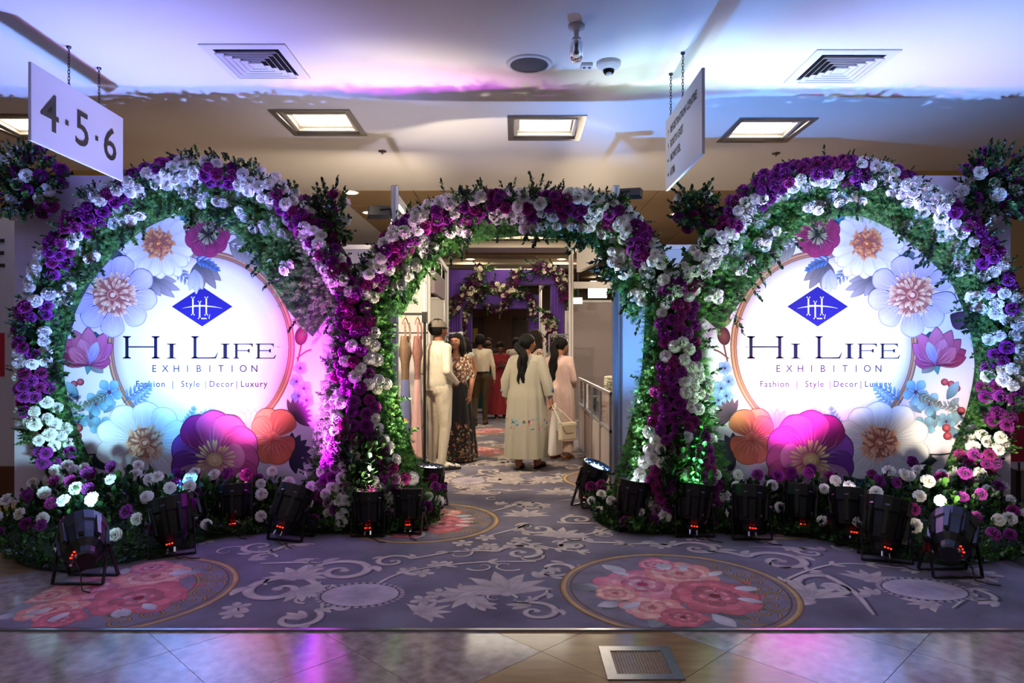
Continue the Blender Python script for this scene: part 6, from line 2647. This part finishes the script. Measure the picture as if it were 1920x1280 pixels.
def robe(root, name, rows, m, k=1.0, n=56, folds=11, seed=0, arm=None):
    """cloth hanging round the body: rows (z, cx, cy, rx, ry, fold depth)"""
    r_ = random.Random(seed)
    ph = [r_.uniform(0, 6.28) for _ in range(4)]
    mb = MB()
    out = []
    for (z, cx, cy, rx, ry, amp) in rows:
        row = []
        for q in range(n):
            a = 2 * PI * q / n
            f = 1 + amp * (0.5 * math.sin(folds * a + ph[0]) + 0.35 * math.sin(folds * .6 * a + ph[1] + z * 2) + 0.25 * math.sin(folds * 1.7 * a + ph[2] - z))
            row.append(((cx + rx * math.cos(a) * f) * k, (cy + ry * math.sin(a) * f) * k, z * k))
        out.append(row)
    mb.grid(out, None, True)
    return mb.build(name, m, root, smooth=True)


def sm_rows(rows, per=4):
    out = []
    for a, b in zip(rows, rows[1:]):
        for i in range(per):
            t = i / per
            t2 = t * t * (3 - 2 * t) * .5 + t * .5
            out.append(tuple(a[q] + (b[q] - a[q]) * (t if q == 0 else t2) for q in range(6)))
    out.append(rows[-1])
    return out


def shoe(root, k, an, to, m, sole, w=.046, name='shoe'):
    an, to = Vector(an), Vector(to)
    d = (to - an)
    d.z = 0
    d.normalize()
    s = Vector((-d.y, d.x, 0))
    base = Vector((an.x, an.y, 0)) - d * .045
    zb = max(0.0, min(an.z - .085, to.z - .035))
    rows = []
    for (t, wd, h) in ((0, .6, .055), (.15, .85, .07), (.4, .85, .075), (.65, 1.05, .062), (.85, 1.0, .05), (1.0, .55, .035)):
        p = base + d * .265 * t
        row = []
        for q in range(12):
            a = 2 * PI * q / 12
            z = (h / 2 + h / 2 * math.sin(a)) + zb + .012 + (to.z - .035 - zb) * t + (an.z - .085 - zb) * (1 - t)
            row.append((p + s * (w * wd * math.cos(a))) * k + Vector((0, 0, max(z, .012) * k)))
        rows.append(row)
    mb = MB()
    mb.grid(rows, None, True)
    mb._add(rows[0], [tuple(range(12))])
    mb._add(rows[-1], [tuple(range(12))])
    o = mb.build(name, m, root, smooth=True)
    mb = MB()
    pts = [base + d * .265 * t + s * (w * wd) for t, wd in ((-.03, .5), (.15, .95), (.4, .9), (.65, 1.12), (.85, 1.08), (1.03, .6))]
    pts += [base + d * .265 * t - s * (w * wd) for t, wd in ((1.03, .6), (.85, 1.08), (.65, 1.12), (.4, .9), (.15, .95), (-.03, .5))]
    n = len(pts)
    lift = (to.z - .035)
    z0 = zb + max(0, min(lift, an.z - .085) - zb)
    vs = [(p * k) + Vector((0, 0, z0 * k)) for p in pts] + [(p * k) + Vector((0, 0, (z0 + .018) * k)) for p in pts]
    mb._add(vs, [tuple(range(n - 1, -1, -1)), tuple(range(n, 2 * n))] + [(i, (i + 1) % n, n + (i + 1) % n, n + i) for i in range(n)])
    mb.build('sole', sole, o)


m_jkt = mat('cloth_jacket', '#d8d0bc', rough=0.85, bump=0.8, bscale=9, bdist=0.05, stretch=(1, 1, 0.45), sheen=0.2)
m_pant = mat('cloth_joggers', '#c8bea8', rough=0.9, bump=0.8, bscale=9, bdist=0.05, stretch=(1, 1, 0.45), sheen=0.2)
m_sock = mat('sock_white', '#dcd6ca', rough=0.9, bump=0.3, bscale=80)
m_slide = mat('slide_black', '#17171a', rough=0.5)
m_solew = mat('sole_white', '#c8c4be', rough=0.6)
R_ = math.radians
GZ = 0.012

# man in white cap and tracksuit
lk = dict(el_l=(.275, .07, 1.13), wr_l=(.17, -.13, 1.0), ha_l=(.10, -.17, .96), el_r=(-.275, .07, 1.13), wr_r=(-.17, -.13, 1.0), ha_r=(-.10, -.17, .96),
          kn_l=(.11, -.02, .50), an_l=(.12, .02, .085), to_l=(.15, -.13, .035), kn_r=(-.11, -.02, .50), an_r=(-.12, .04, .085), to_r=(-.15, -.11, .035))
p, k, HM = person('man in white tracksuit and grey mesh cap, hands in front pockets, seen from behind', (-0.93, 8.38, GZ), R_(128), 1.80,
                  dict(skin=SKIN[0], torso=m_jkt, uarm=m_jkt, farm=m_jkt, pelvis=m_pant, thigh=m_pant, shin=m_pant, foot=m_sock, sleeve=1, ), lk, 1.0, bulk=1.13, head=(R_(8), 0), hair=(m_hair, 'none'))
rr = sm_rows([(1.43, 0, .02, .13, .09, 0.0), (1.36, 0, .02, .205, .125, .01), (1.22, 0, .01, .205, .145, .03), (1.08, 0, .01, .19, .15, .04), (.98, 0, .01, .185, .155, .05), (.93, 0, .01, .172, .142, .02), (.905, 0, .01, .168, .138, .0)], 3)
robe(p, 'jacket', rr, m_jkt, k, 48, 9, 3)
robe(p, 'collar', sm_rows([(1.40, 0, .02, .095, .085, 0), (1.46, 0, .015, .082, .078, 0), (1.475, 0, .015, .078, .074, 0)], 2), m_jkt, k, 30, 5, 4)
cp = MB()
rows = []
for i in range(8):
    th = PI / 2 * i / 7
    rows.append([HM @ Vector((.101 * math.sin(th) * math.cos(2 * PI * q / 24), .022 + .116 * math.sin(th) * math.sin(2 * PI * q / 24), 1.632 + .098 * math.cos(th))) * k for q in range(24)])
cp.grid(rows, None, True)
cap = cp.build('cap', mat('cap_mesh', '#8d8478', rough=0.9, noise=0.4, nscale=150, color2='#5a544c', bump=0.6, bscale=300), p, smooth=True)
cp = MB()
br = []
for q in range(9):
    a = R_(200 + q * 17.5)
    br.append(((.100 * math.cos(a), .022 + .114 * math.sin(a)), (.100 * math.cos(a), .022 + .19 * math.sin(a))))
vs = [HM @ Vector((a[0], a[1], 1.634)) * k for a, b in br] + [HM @ Vector((b[0], b[1], 1.622)) * k for a, b in br]
cp._add(vs, [(i, i + 1, i + 10, i + 9) for i in range(8)])
cp.build('brim', MATS['cap_mesh'], cap)
cp = MB()
cp.ellipsoid(HM @ Vector((0, .134, 1.655)) * k, (.032 * k, .008 * k, .016 * k), 12, 6)
cp.build('strap_opening', m_hair, cap)
for s in ('l', 'r'):
    shoe(p, k, lk['an_' + s], lk['to_' + s], m_sock, m_slide, .05, 'slide')
    a, b = Vector(lk['an_' + s]), Vector(lk['to_' + s])
    mb = MB()
    mb.tube([Vector((x, 0, 0)) for x in (0, 1)], .001)
    mid = a.lerp(b, .72)
    d = (b - a)
    d.z = 0
    d.normalize()
    sd = Vector((-d.y, d.x, 0))
    mb = MB()
    rows = []
    for off in (-.04, .045):
        rows.append([(Vector((mid.x, mid.y, 0)) + d * off + sd * (.056 * math.cos(PI * q / 8))) * k + Vector((0, 0, (.018 + .062 * math.sin(PI * q / 8)) * k)) for q in range(9)])
    mb.grid(rows)
    mb.build('slide_strap', m_slide, p, smooth=True)

# smiling woman in black skirt
m_blouse = print_mat('blouse_floral', '#5a4038', ['#d8b890', '#a8685a', '#e8d8b8', '#7a5a48'], 40, size=0.55)
m_bskirt = print_mat('skirt_black', '#0e0c12', ['#b0683a', '#8a3a34', '#6a7048', '#c89a6a'], 24, 0.02, 0.52, 0.38)
p, k, HM = person('smiling woman with long dark hair, floral blouse and long black skirt', (-0.76, 8.9, GZ), R_(-12), 1.64, dict(skin=SKIN[1], torso=m_blouse, pelvis=m_bskirt, thigh=m_bskirt, shin=m_bskirt, uarm=m_blouse),
                  dict(el_l=(.21, .06, 1.12), wr_l=(.20, -.03, .90), ha_l=(.19, -.05, .82)), 0.88, True, (R_(-8), R_(-6)), (m_hair, 'long'), True)
robe(p, 'skirt', sm_rows([(1.10, 0, .0, .125, .10, 0), (1.0, 0, .01, .16, .13, .03), (.85, 0, .01, .20, .165, .06), (.5, 0, .02, .235, .21, .10), (.03, 0, .02, .275, .26, .12)], 5), m_bskirt, k, 64, 12, 5)
mb = MB()
mb.tube([HM @ Vector(q) * k for q in ((-.016, -.0965, 1.5385), (0, -.099, 1.5365), (.016, -.0965, 1.5385))], .003 * k, 5)
mb.build('teeth', mat('teeth_white', '#f0ece4', rough=0.3), p)

# woman in grey kurta with pony tail, walking away with bags
m_kurta = print_mat('kurta_grey', '#a39e8c', ['#c8505a', '#3a7aa0', '#3a4a48', '#d88a90', '#a39e8c', '#5a9ab0'], 22, 0.50, 0.64, 0.42)
m_flat = mat('shoe_black', '#121214', rough=0.5)
lk = dict(sh_l=(.165, .01, 1.385), sh_r=(-.165, .01, 1.385), el_r=(-.275, .07, 1.13), wr_r=(-.32, .05, .92), ha_r=(-.33, .06, .85), el_l=(.27, .04, 1.12), wr_l=(.27, -.03, .90), ha_l=(.265, -.05, .81),
          kn_l=(.09, .02, .49), an_l=(.085, .10, .085), to_l=(.09, -.04, .035), kn_r=(-.10, -.07, .50), an_r=(-.12, -.07, .085), to_r=(-.15, -.21, .035))
p, k, HM = person('woman in long grey kurta with embroidered hem and pony tail, walking away with bags', (0.15, 8.35, GZ), R_(165), 1.62,
                  dict(skin=SKIN[0], torso=m_kurta, uarm=m_kurta, farm=m_kurta, sleeve=1, pelvis=m_kurta, thigh=m_kurta), lk, 1.0, False, (R_(-38), R_(4)), (m_hair, 'p.30'), False, bulk=1.2)
robe(p, 'kurta', sm_rows([(1.445, 0, .02, .10, .085, 0), (1.38, 0, .02, .20, .125, 0), (1.25, 0, .015, .215, .155, .015), (1.08, 0, .01, .225, .175, .03), (.90, 0, .015, .25, .20, .04), (.55, 0, .02, .275, .235, .06), (.16, 0, .02, .285, .26, .09)], 5), m_kurta, k, 72, 14, 7)
for s in ('l', 'r'):
    shoe(p, k, lk['an_' + s], lk['to_' + s], m_flat, m_flat, .046)
    sl, wr = Vector(lk['el_' + s]), Vector(lk['wr_' + s])
    mb = MB()
    mb.tube([q * k for q in (Vector(lk['sh_' + s]), sl, sl.lerp(wr, .6), sl.lerp(wr, .85))], [.075 * k, .07 * k, .068 * k, .066 * k], 14, False)
    mb.build('sleeve', m_kurta, p, smooth=True)
    for q in range(2 if s == 'r' else 1):
        mb = MB()
        c = sl.lerp(wr, .55)
        mb.ellipsoid((c + Vector((-.055 if s == 'r' else .055, .03, 0))) * k, (.018, .026, .03), 10, 6)
        mb.build('embroidered_flower', mat('embroidery_blue', '#4a8ab4', rough=0.7, noise=0.5, nscale=90, color2='#6aa0b8'), p)
mb = MB()
mb.tube([HM @ Vector(q) * k for q in ((-.088, .01, 1.565), (-.090, .01, 1.555))], .006 * k, 6)
mb.build('earring', m_chrome, p)
robe(p, 'collar_trim', [(1.455, 0, .02, .085, .075, 0), (1.435, 0, .02, .105, .09, 0)], mat('trim_pink', '#c87a80', rough=0.7), k, 30, 3, 1)

# bags in her hand
hand_w = p.matrix_basis if False else None
Mp = Matrix.Translation((0.15, 8.35, GZ)) @ Matrix.Rotation(R_(165), 4, 'Z')
hw = Mp @ (Vector(lk['ha_r']) * k)
m_bagw = mat('bag_white', '#d8d4cc', rough=0.6, bump=0.4, bscale=15)
t = thing('tote_bag', 'white shopping bag carried by the woman in grey kurta', 'bag', (hw.x + 0.06, hw.y - 0.04, 0.22), 1.07)
mb = MB()
rows = []
for (z, w, d) in ((0, .135, .045), (.03, .145, .055), (.25, .14, .05), (.46, .12, .02), (.52, .125, .012)):
    rows.append([(w * abs(math.cos(a)) ** .5 * (1 if math.cos(a) > 0 else -1) + rnd(-.006, .006) - .03 * (1 - z / .52), d * math.sin(a) + rnd(-.006, .006), z) for a in [2 * PI * q / 28 for q in range(28)]])
mb.grid(rows, None, True)
mb._add(rows[0], [tuple(range(28))])
mb.build('bag_body', m_bagw, t, smooth=True)
mb = MB()
mb.tube(catmull([(-.06, 0, .50), (-.03, 0, .58), (0.0, .02, .60), (.03, 0, .58), (.06, 0, .50)], 4), .006, 6)
mb.build('bag_handle', m_bagw, t)
m_hb = mat('bag_cream', '#c8bca4', rough=0.5)
t = thing('handbag', 'small cream flap handbag carried by the woman in grey kurta', 'bag', (hw.x + 0.18, hw.y - 0.15, 0.40), 0.7)
mb = MB()
mb.box((0, 0, .10), (.24, .07, .20))
mb.build('bag_body', m_hb, t, bevel=.018)
mb = MB()
mb._add([(-.122, -.03, .205), (.122, -.03, .205), (.122, -.043, .18), (-.122, -.043, .18), (.06, -.045, .09), (-.06, -.045, .09), (-.122, .036, .205), (.122, .036, .205)], [(6, 7, 1, 0), (0, 1, 2, 3), (3, 2, 4, 5)])
mb.build('flap', mat('bag_flap', '#b8aa90', rough=0.5), t)
mb = MB()
mb.tube(catmull([(-.10, 0, .20), (-.08, .11, .32), (-.041, .22, .41), (.03, .11, .32), (.10, 0, .20)], 5), .006, 6)
mb.build('strap', m_hb, t)

# woman in pink kurta at the counter
m_pink = mat('kurta_pink', '#dcbcae', rough=0.85, noise=0.06, nscale=8, bump=0.8, bscale=9, bdist=0.05, stretch=(1, 1, 0.45), sheen=0.2)
lk = dict(el_l=(.24, .02, 1.12), wr_l=(.15, -.16, 1.02), ha_l=(.10, -.22, 1.0), el_r=(-.23, .02, 1.12), wr_r=(-.15, -.16, 1.03), ha_r=(-.10, -.22, 1.01))
p, k, HM = person('woman in pale pink kurta with wavy pony tail, leaning over the glass display cases', (0.60, 9.08, GZ), R_(148), 1.60,
                  dict(skin=SKIN[1], torso=m_pink, uarm=m_pink, farm=m_pink, sleeve=1, pelvis=m_pink, thigh=m_pink, shin=m_pink), lk, 0.98, True, (R_(-10), R_(14)), (m_hair, 'p.22'), False, bulk=1.12)
robe(p, 'kurta', sm_rows([(1.44, 0, .02, .10, .085, 0), (1.38, 0, .02, .185, .12, 0), (1.25, 0, .015, .195, .145, .015), (1.08, 0, .01, .195, .155, .03), (.92, 0, .02, .215, .185, .03), (.6, 0, .02, .225, .20, .05), (.33, 0, .02, .235, .215, .06)], 5), m_pink, k, 60, 10, 9)
robe(p, 'hem_band', [(.34, 0, .02, .237, .217, .06), (.28, 0, .02, .24, .22, .06)], m_pink, k, 60, 10, 9)
for s in (-1, 1):
    robe(p, 'trouser_leg', sm_rows([(.6, s * .1, .0, .09, .09, .03), (.12, s * .105, .01, .105, .10, .08)], 4), m_pink, k, 30, 7, 3)
m_sandal = mat('sandal_tan', '#8a5a40', rough=0.6)
for s in ('l', 'r'):
    shoe(p, k, BASEJ['an_' + s], BASEJ['to_' + s], SKIN[1], m_sandal, .042, 'sandal')

# man in white shirt and brown trousers walking away
m_shirt = mat('cloth_shirt', '#d0c4ac', rough=0.85, bump=0.8, bscale=9, bdist=0.05, stretch=(1, 1, 0.45))
m_trou = mat('cloth_trousers', '#4a3a24', rough=0.9, bump=0.3, bscale=14)
lk = dict(el_r=(-.25, .02, 1.11), wr_r=(-.27, -.04, .88), ha_r=(-.27, -.06, .79), el_l=(.25, .06, 1.11), wr_l=(.26, .04, .88), ha_l=(.26, .02, .79),
          kn_l=(.09, -.02, .51), an_l=(.09, .22, .18), to_l=(.09, .16, .05), kn_r=(-.09, -.05, .50), an_r=(-.09, -.04, .085), to_r=(-.10, -.19, .035))
p, k, HM = person('man in cream shirt and brown trousers walking away down the corridor', (-0.66, 13.05, GZ), R_(180), 1.70,
                  dict(skin=SKIN[2], torso=m_shirt, uarm=m_shirt, farm=m_shirt, sleeve=1, pelvis=m_trou, thigh=m_trou, shin=m_trou), lk, 1.0, False, (0, 0), (m_hair, 'short'), False, bulk=1.1, faced=False, voxel=.016)
robe(p, 'shirt', sm_rows([(1.43, 0, .02, .12, .085, 0), (1.37, 0, .02, .195, .12, 0), (1.2, 0, .01, .19, .14, .02), (1.02, 0, .01, .175, .14, .04)], 3), m_shirt, k, 40, 8, 5)
robe(p, 'belt', [(1.03, 0, .01, .172, .136, 0), (.99, 0, .01, .172, .136, 0)], m_slide, k, 40, 8, 5)
for s in ('l', 'r'):
    shoe(p, k, lk['an_' + s], lk['to_' + s], mat('shoe_brown', '#1e1612', rough=0.4), m_slide, .044)

# woman in red looking at her phone
m_redk = mat('kurta_red', '#8a1420', rough=0.8, noise=0.15, nscale=8, bump=0.3, bscale=14, sheen=0.2)
lk = dict(el_l=(.23, .02, 1.12), wr_l=(.09, -.18, 1.16), ha_l=(.04, -.22, 1.19), el_r=(-.23, .02, 1.12), wr_r=(-.10, -.17, 1.14), ha_r=(-.05, -.21, 1.17))
p, k, HM = person('woman in long red dress looking down at a phone', (-0.30, 14.3, GZ), R_(12), 1.58, dict(skin=SKIN[2], torso=m_redk, uarm=m_redk, farm=m_redk, sleeve=1, pelvis=m_redk, thigh=m_redk, shin=m_redk), lk, 0.98, True, (R_(-6), R_(26)), (m_hair, 'bun'), True, bulk=1.15, voxel=.016)
robe(p, 'dress', sm_rows([(1.42, 0, .01, .10, .085, 0), (1.37, 0, .015, .175, .11, 0), (1.25, 0, -.01, .185, .15, .01), (1.08, 0, 0, .175, .145, .02), (.85, 0, .01, .24, .20, .05), (.10, 0, .02, .36, .30, .10)], 5), m_redk, k, 60, 12, 11)
Mp = Matrix.Translation((-0.30, 14.3, GZ)) @ Matrix.Rotation(R_(12), 4, 'Z')
ph = Mp @ (Vector((0.0, -.255, 1.215)) * k)
t = thing('phone', 'black mobile phone held by the woman in red', 'phone', ph, R_(12))
mb = MB()
mb.box((0, 0, 0), (.075, .01, .15), (R_(-35), 0, 0))
mb.build('case', m_slide, t, bevel=.003)
mb = MB()
mb.box((0, .0062, .001), (.068, .001, .138), (R_(-35), 0, 0))
mb.build('screen', mat('phone_screen', '#101820', rough=0.1, emit='#8ab0d8', estr=0.6), t)
for s in ('l', 'r'):
    shoe(p, k, BASEJ['an_' + s], BASEJ['to_' + s], SKIN[2], m_sandal, .042, 'sandal')

# tall woman in floral dress behind the grey kurta
m_flor = print_mat('dress_floral', '#b8a08c', ['#6a2a34', '#3a3034', '#d8c8b0', '#a05a4a'], 26, size=0.5)
p, k, HM = person('brown-haired woman in floral dress turned to the booths, behind the grey kurta', (0.32, 10.1, GZ), R_(112), 1.72, dict(skin=SKIN[1], torso=m_flor, uarm=m_flor, farm=m_flor, sleeve=1, pelvis=m_flor, thigh=m_flor, shin=m_flor), None, 0.92, True, (0, R_(4)), (m_hairb, 'long'), True, voxel=.016)
robe(p, 'dress', sm_rows([(1.42, 0, .01, .09, .08, 0), (1.36, 0, .015, .165, .105, 0), (1.22, 0, 0, .165, .135, .01), (1.06, 0, 0, .15, .125, .02), (.85, 0, .01, .20, .18, .05), (.14, 0, .02, .27, .25, .09)], 4), m_flor, k, 50, 10, 13)
for s in ('l', 'r'):
    shoe(p, k, BASEJ['an_' + s], BASEJ['to_' + s], m_flat, m_flat, .042)

# man in white tee further back
m_tee = mat('cloth_tee', '#d8ccb8', rough=0.85, bump=0.3, bscale=14)
m_jean = mat('cloth_jeans', '#20222e', rough=0.9)
p, k, HM = person('man in white tee shirt with back turned, before the wooden wall', (0.04, 15.4, GZ), R_(176), 1.68, dict(skin=SKIN[2], torso=m_tee, uarm=m_tee, pelvis=m_jean, thigh=m_jean, shin=m_jean), None, 1.0, False, (0, 0), (m_hair, 'short'), False, bulk=1.1, faced=False, voxel=.018)
robe(p, 'tee_shirt', sm_rows([(1.43, 0, .02, .11, .085, 0), (1.37, 0, .02, .195, .12, 0), (1.2, 0, .01, .19, .14, .02), (.92, 0, .01, .18, .145, .04)], 3), m_tee, k, 40, 8, 6)
for s in ('l', 'r'):
    shoe(p, k, BASEJ['an_' + s], BASEJ['to_' + s], m_flat, m_solew, .044)

# long-haired woman by the dark rack
m_top = mat('top_mint', '#cfd8cc', rough=0.8, bump=0.3, bscale=14)
p, k, HM = person('woman with long brown hair and pale mint top beside the dark garments', (-0.90, 12.3, GZ), R_(-38), 1.64, dict(skin=SKIN[1], torso=m_top, uarm=SKIN[1], pelvis=m_jean, thigh=m_jean, shin=m_jean), None, 0.88, True, (R_(8), R_(6)), (m_hairb, 'long'), True, voxel=.016)
robe(p, 'top', sm_rows([(1.37, 0, .01, .13, .10, 0), (1.25, 0, -.01, .155, .145, .01), (1.08, 0, 0, .14, .125, .02), (.93, 0, .01, .165, .15, .04)], 3), m_top, k, 40, 8, 7)
for s in ('l', 'r'):
    shoe(p, k, BASEJ['an_' + s], BASEJ['to_' + s], m_flat, m_flat, .042)

# two visitors at the back
m_teal = mat('dress_teal', '#1f6a62', rough=0.8, noise=0.15, nscale=8, bump=0.3, bscale=14)
p, k, HM = person('dark-haired woman in teal dress standing behind the man in brown trousers', (-0.60, 15.6, GZ), R_(28), 1.57, dict(skin=SKIN[2], torso=m_teal, uarm=m_teal, pelvis=m_teal, thigh=m_teal, shin=m_teal), None, 0.92, True, (0, R_(6)), (m_hair, 'bun'), True, voxel=.018)
robe(p, 'dress', sm_rows([(1.41, 0, .01, .10, .085, 0), (1.36, 0, .015, .165, .105, 0), (1.22, 0, 0, .165, .14, .01), (1.06, 0, 0, .155, .13, .02), (.85, 0, .01, .21, .18, .05), (.10, 0, .02, .30, .27, .09)], 4), m_teal, k, 50, 10, 15)
for s in ('l', 'r'):
    shoe(p, k, BASEJ['an_' + s], BASEJ['to_' + s], m_flat, m_flat, .042)
m_navyc = mat('cloth_navy', '#1a1c2a', rough=0.85)
p, k, HM = person('young man in dark navy clothes facing this way before the wooden wall', (-0.66, 17.2, GZ), R_(-8), 1.70, dict(skin=SKIN[0], torso=m_navyc, uarm=m_navyc, farm=m_navyc, sleeve=1, pelvis=m_jean, thigh=m_jean, shin=m_jean), None, 1.0, False, (0, R_(4)), (m_hair, 'short'), False, bulk=1.05, voxel=.018)
robe(p, 'shirt', sm_rows([(1.43, 0, .02, .11, .085, 0), (1.37, 0, .02, .19, .12, 0), (1.2, 0, .01, .185, .14, .02), (.92, 0, .01, .175, .145, .04)], 3), m_navyc, k, 40, 8, 8)
for s in ('l', 'r'):
    shoe(p, k, BASEJ['an_' + s], BASEJ['to_' + s], m_flat, m_solew, .044)
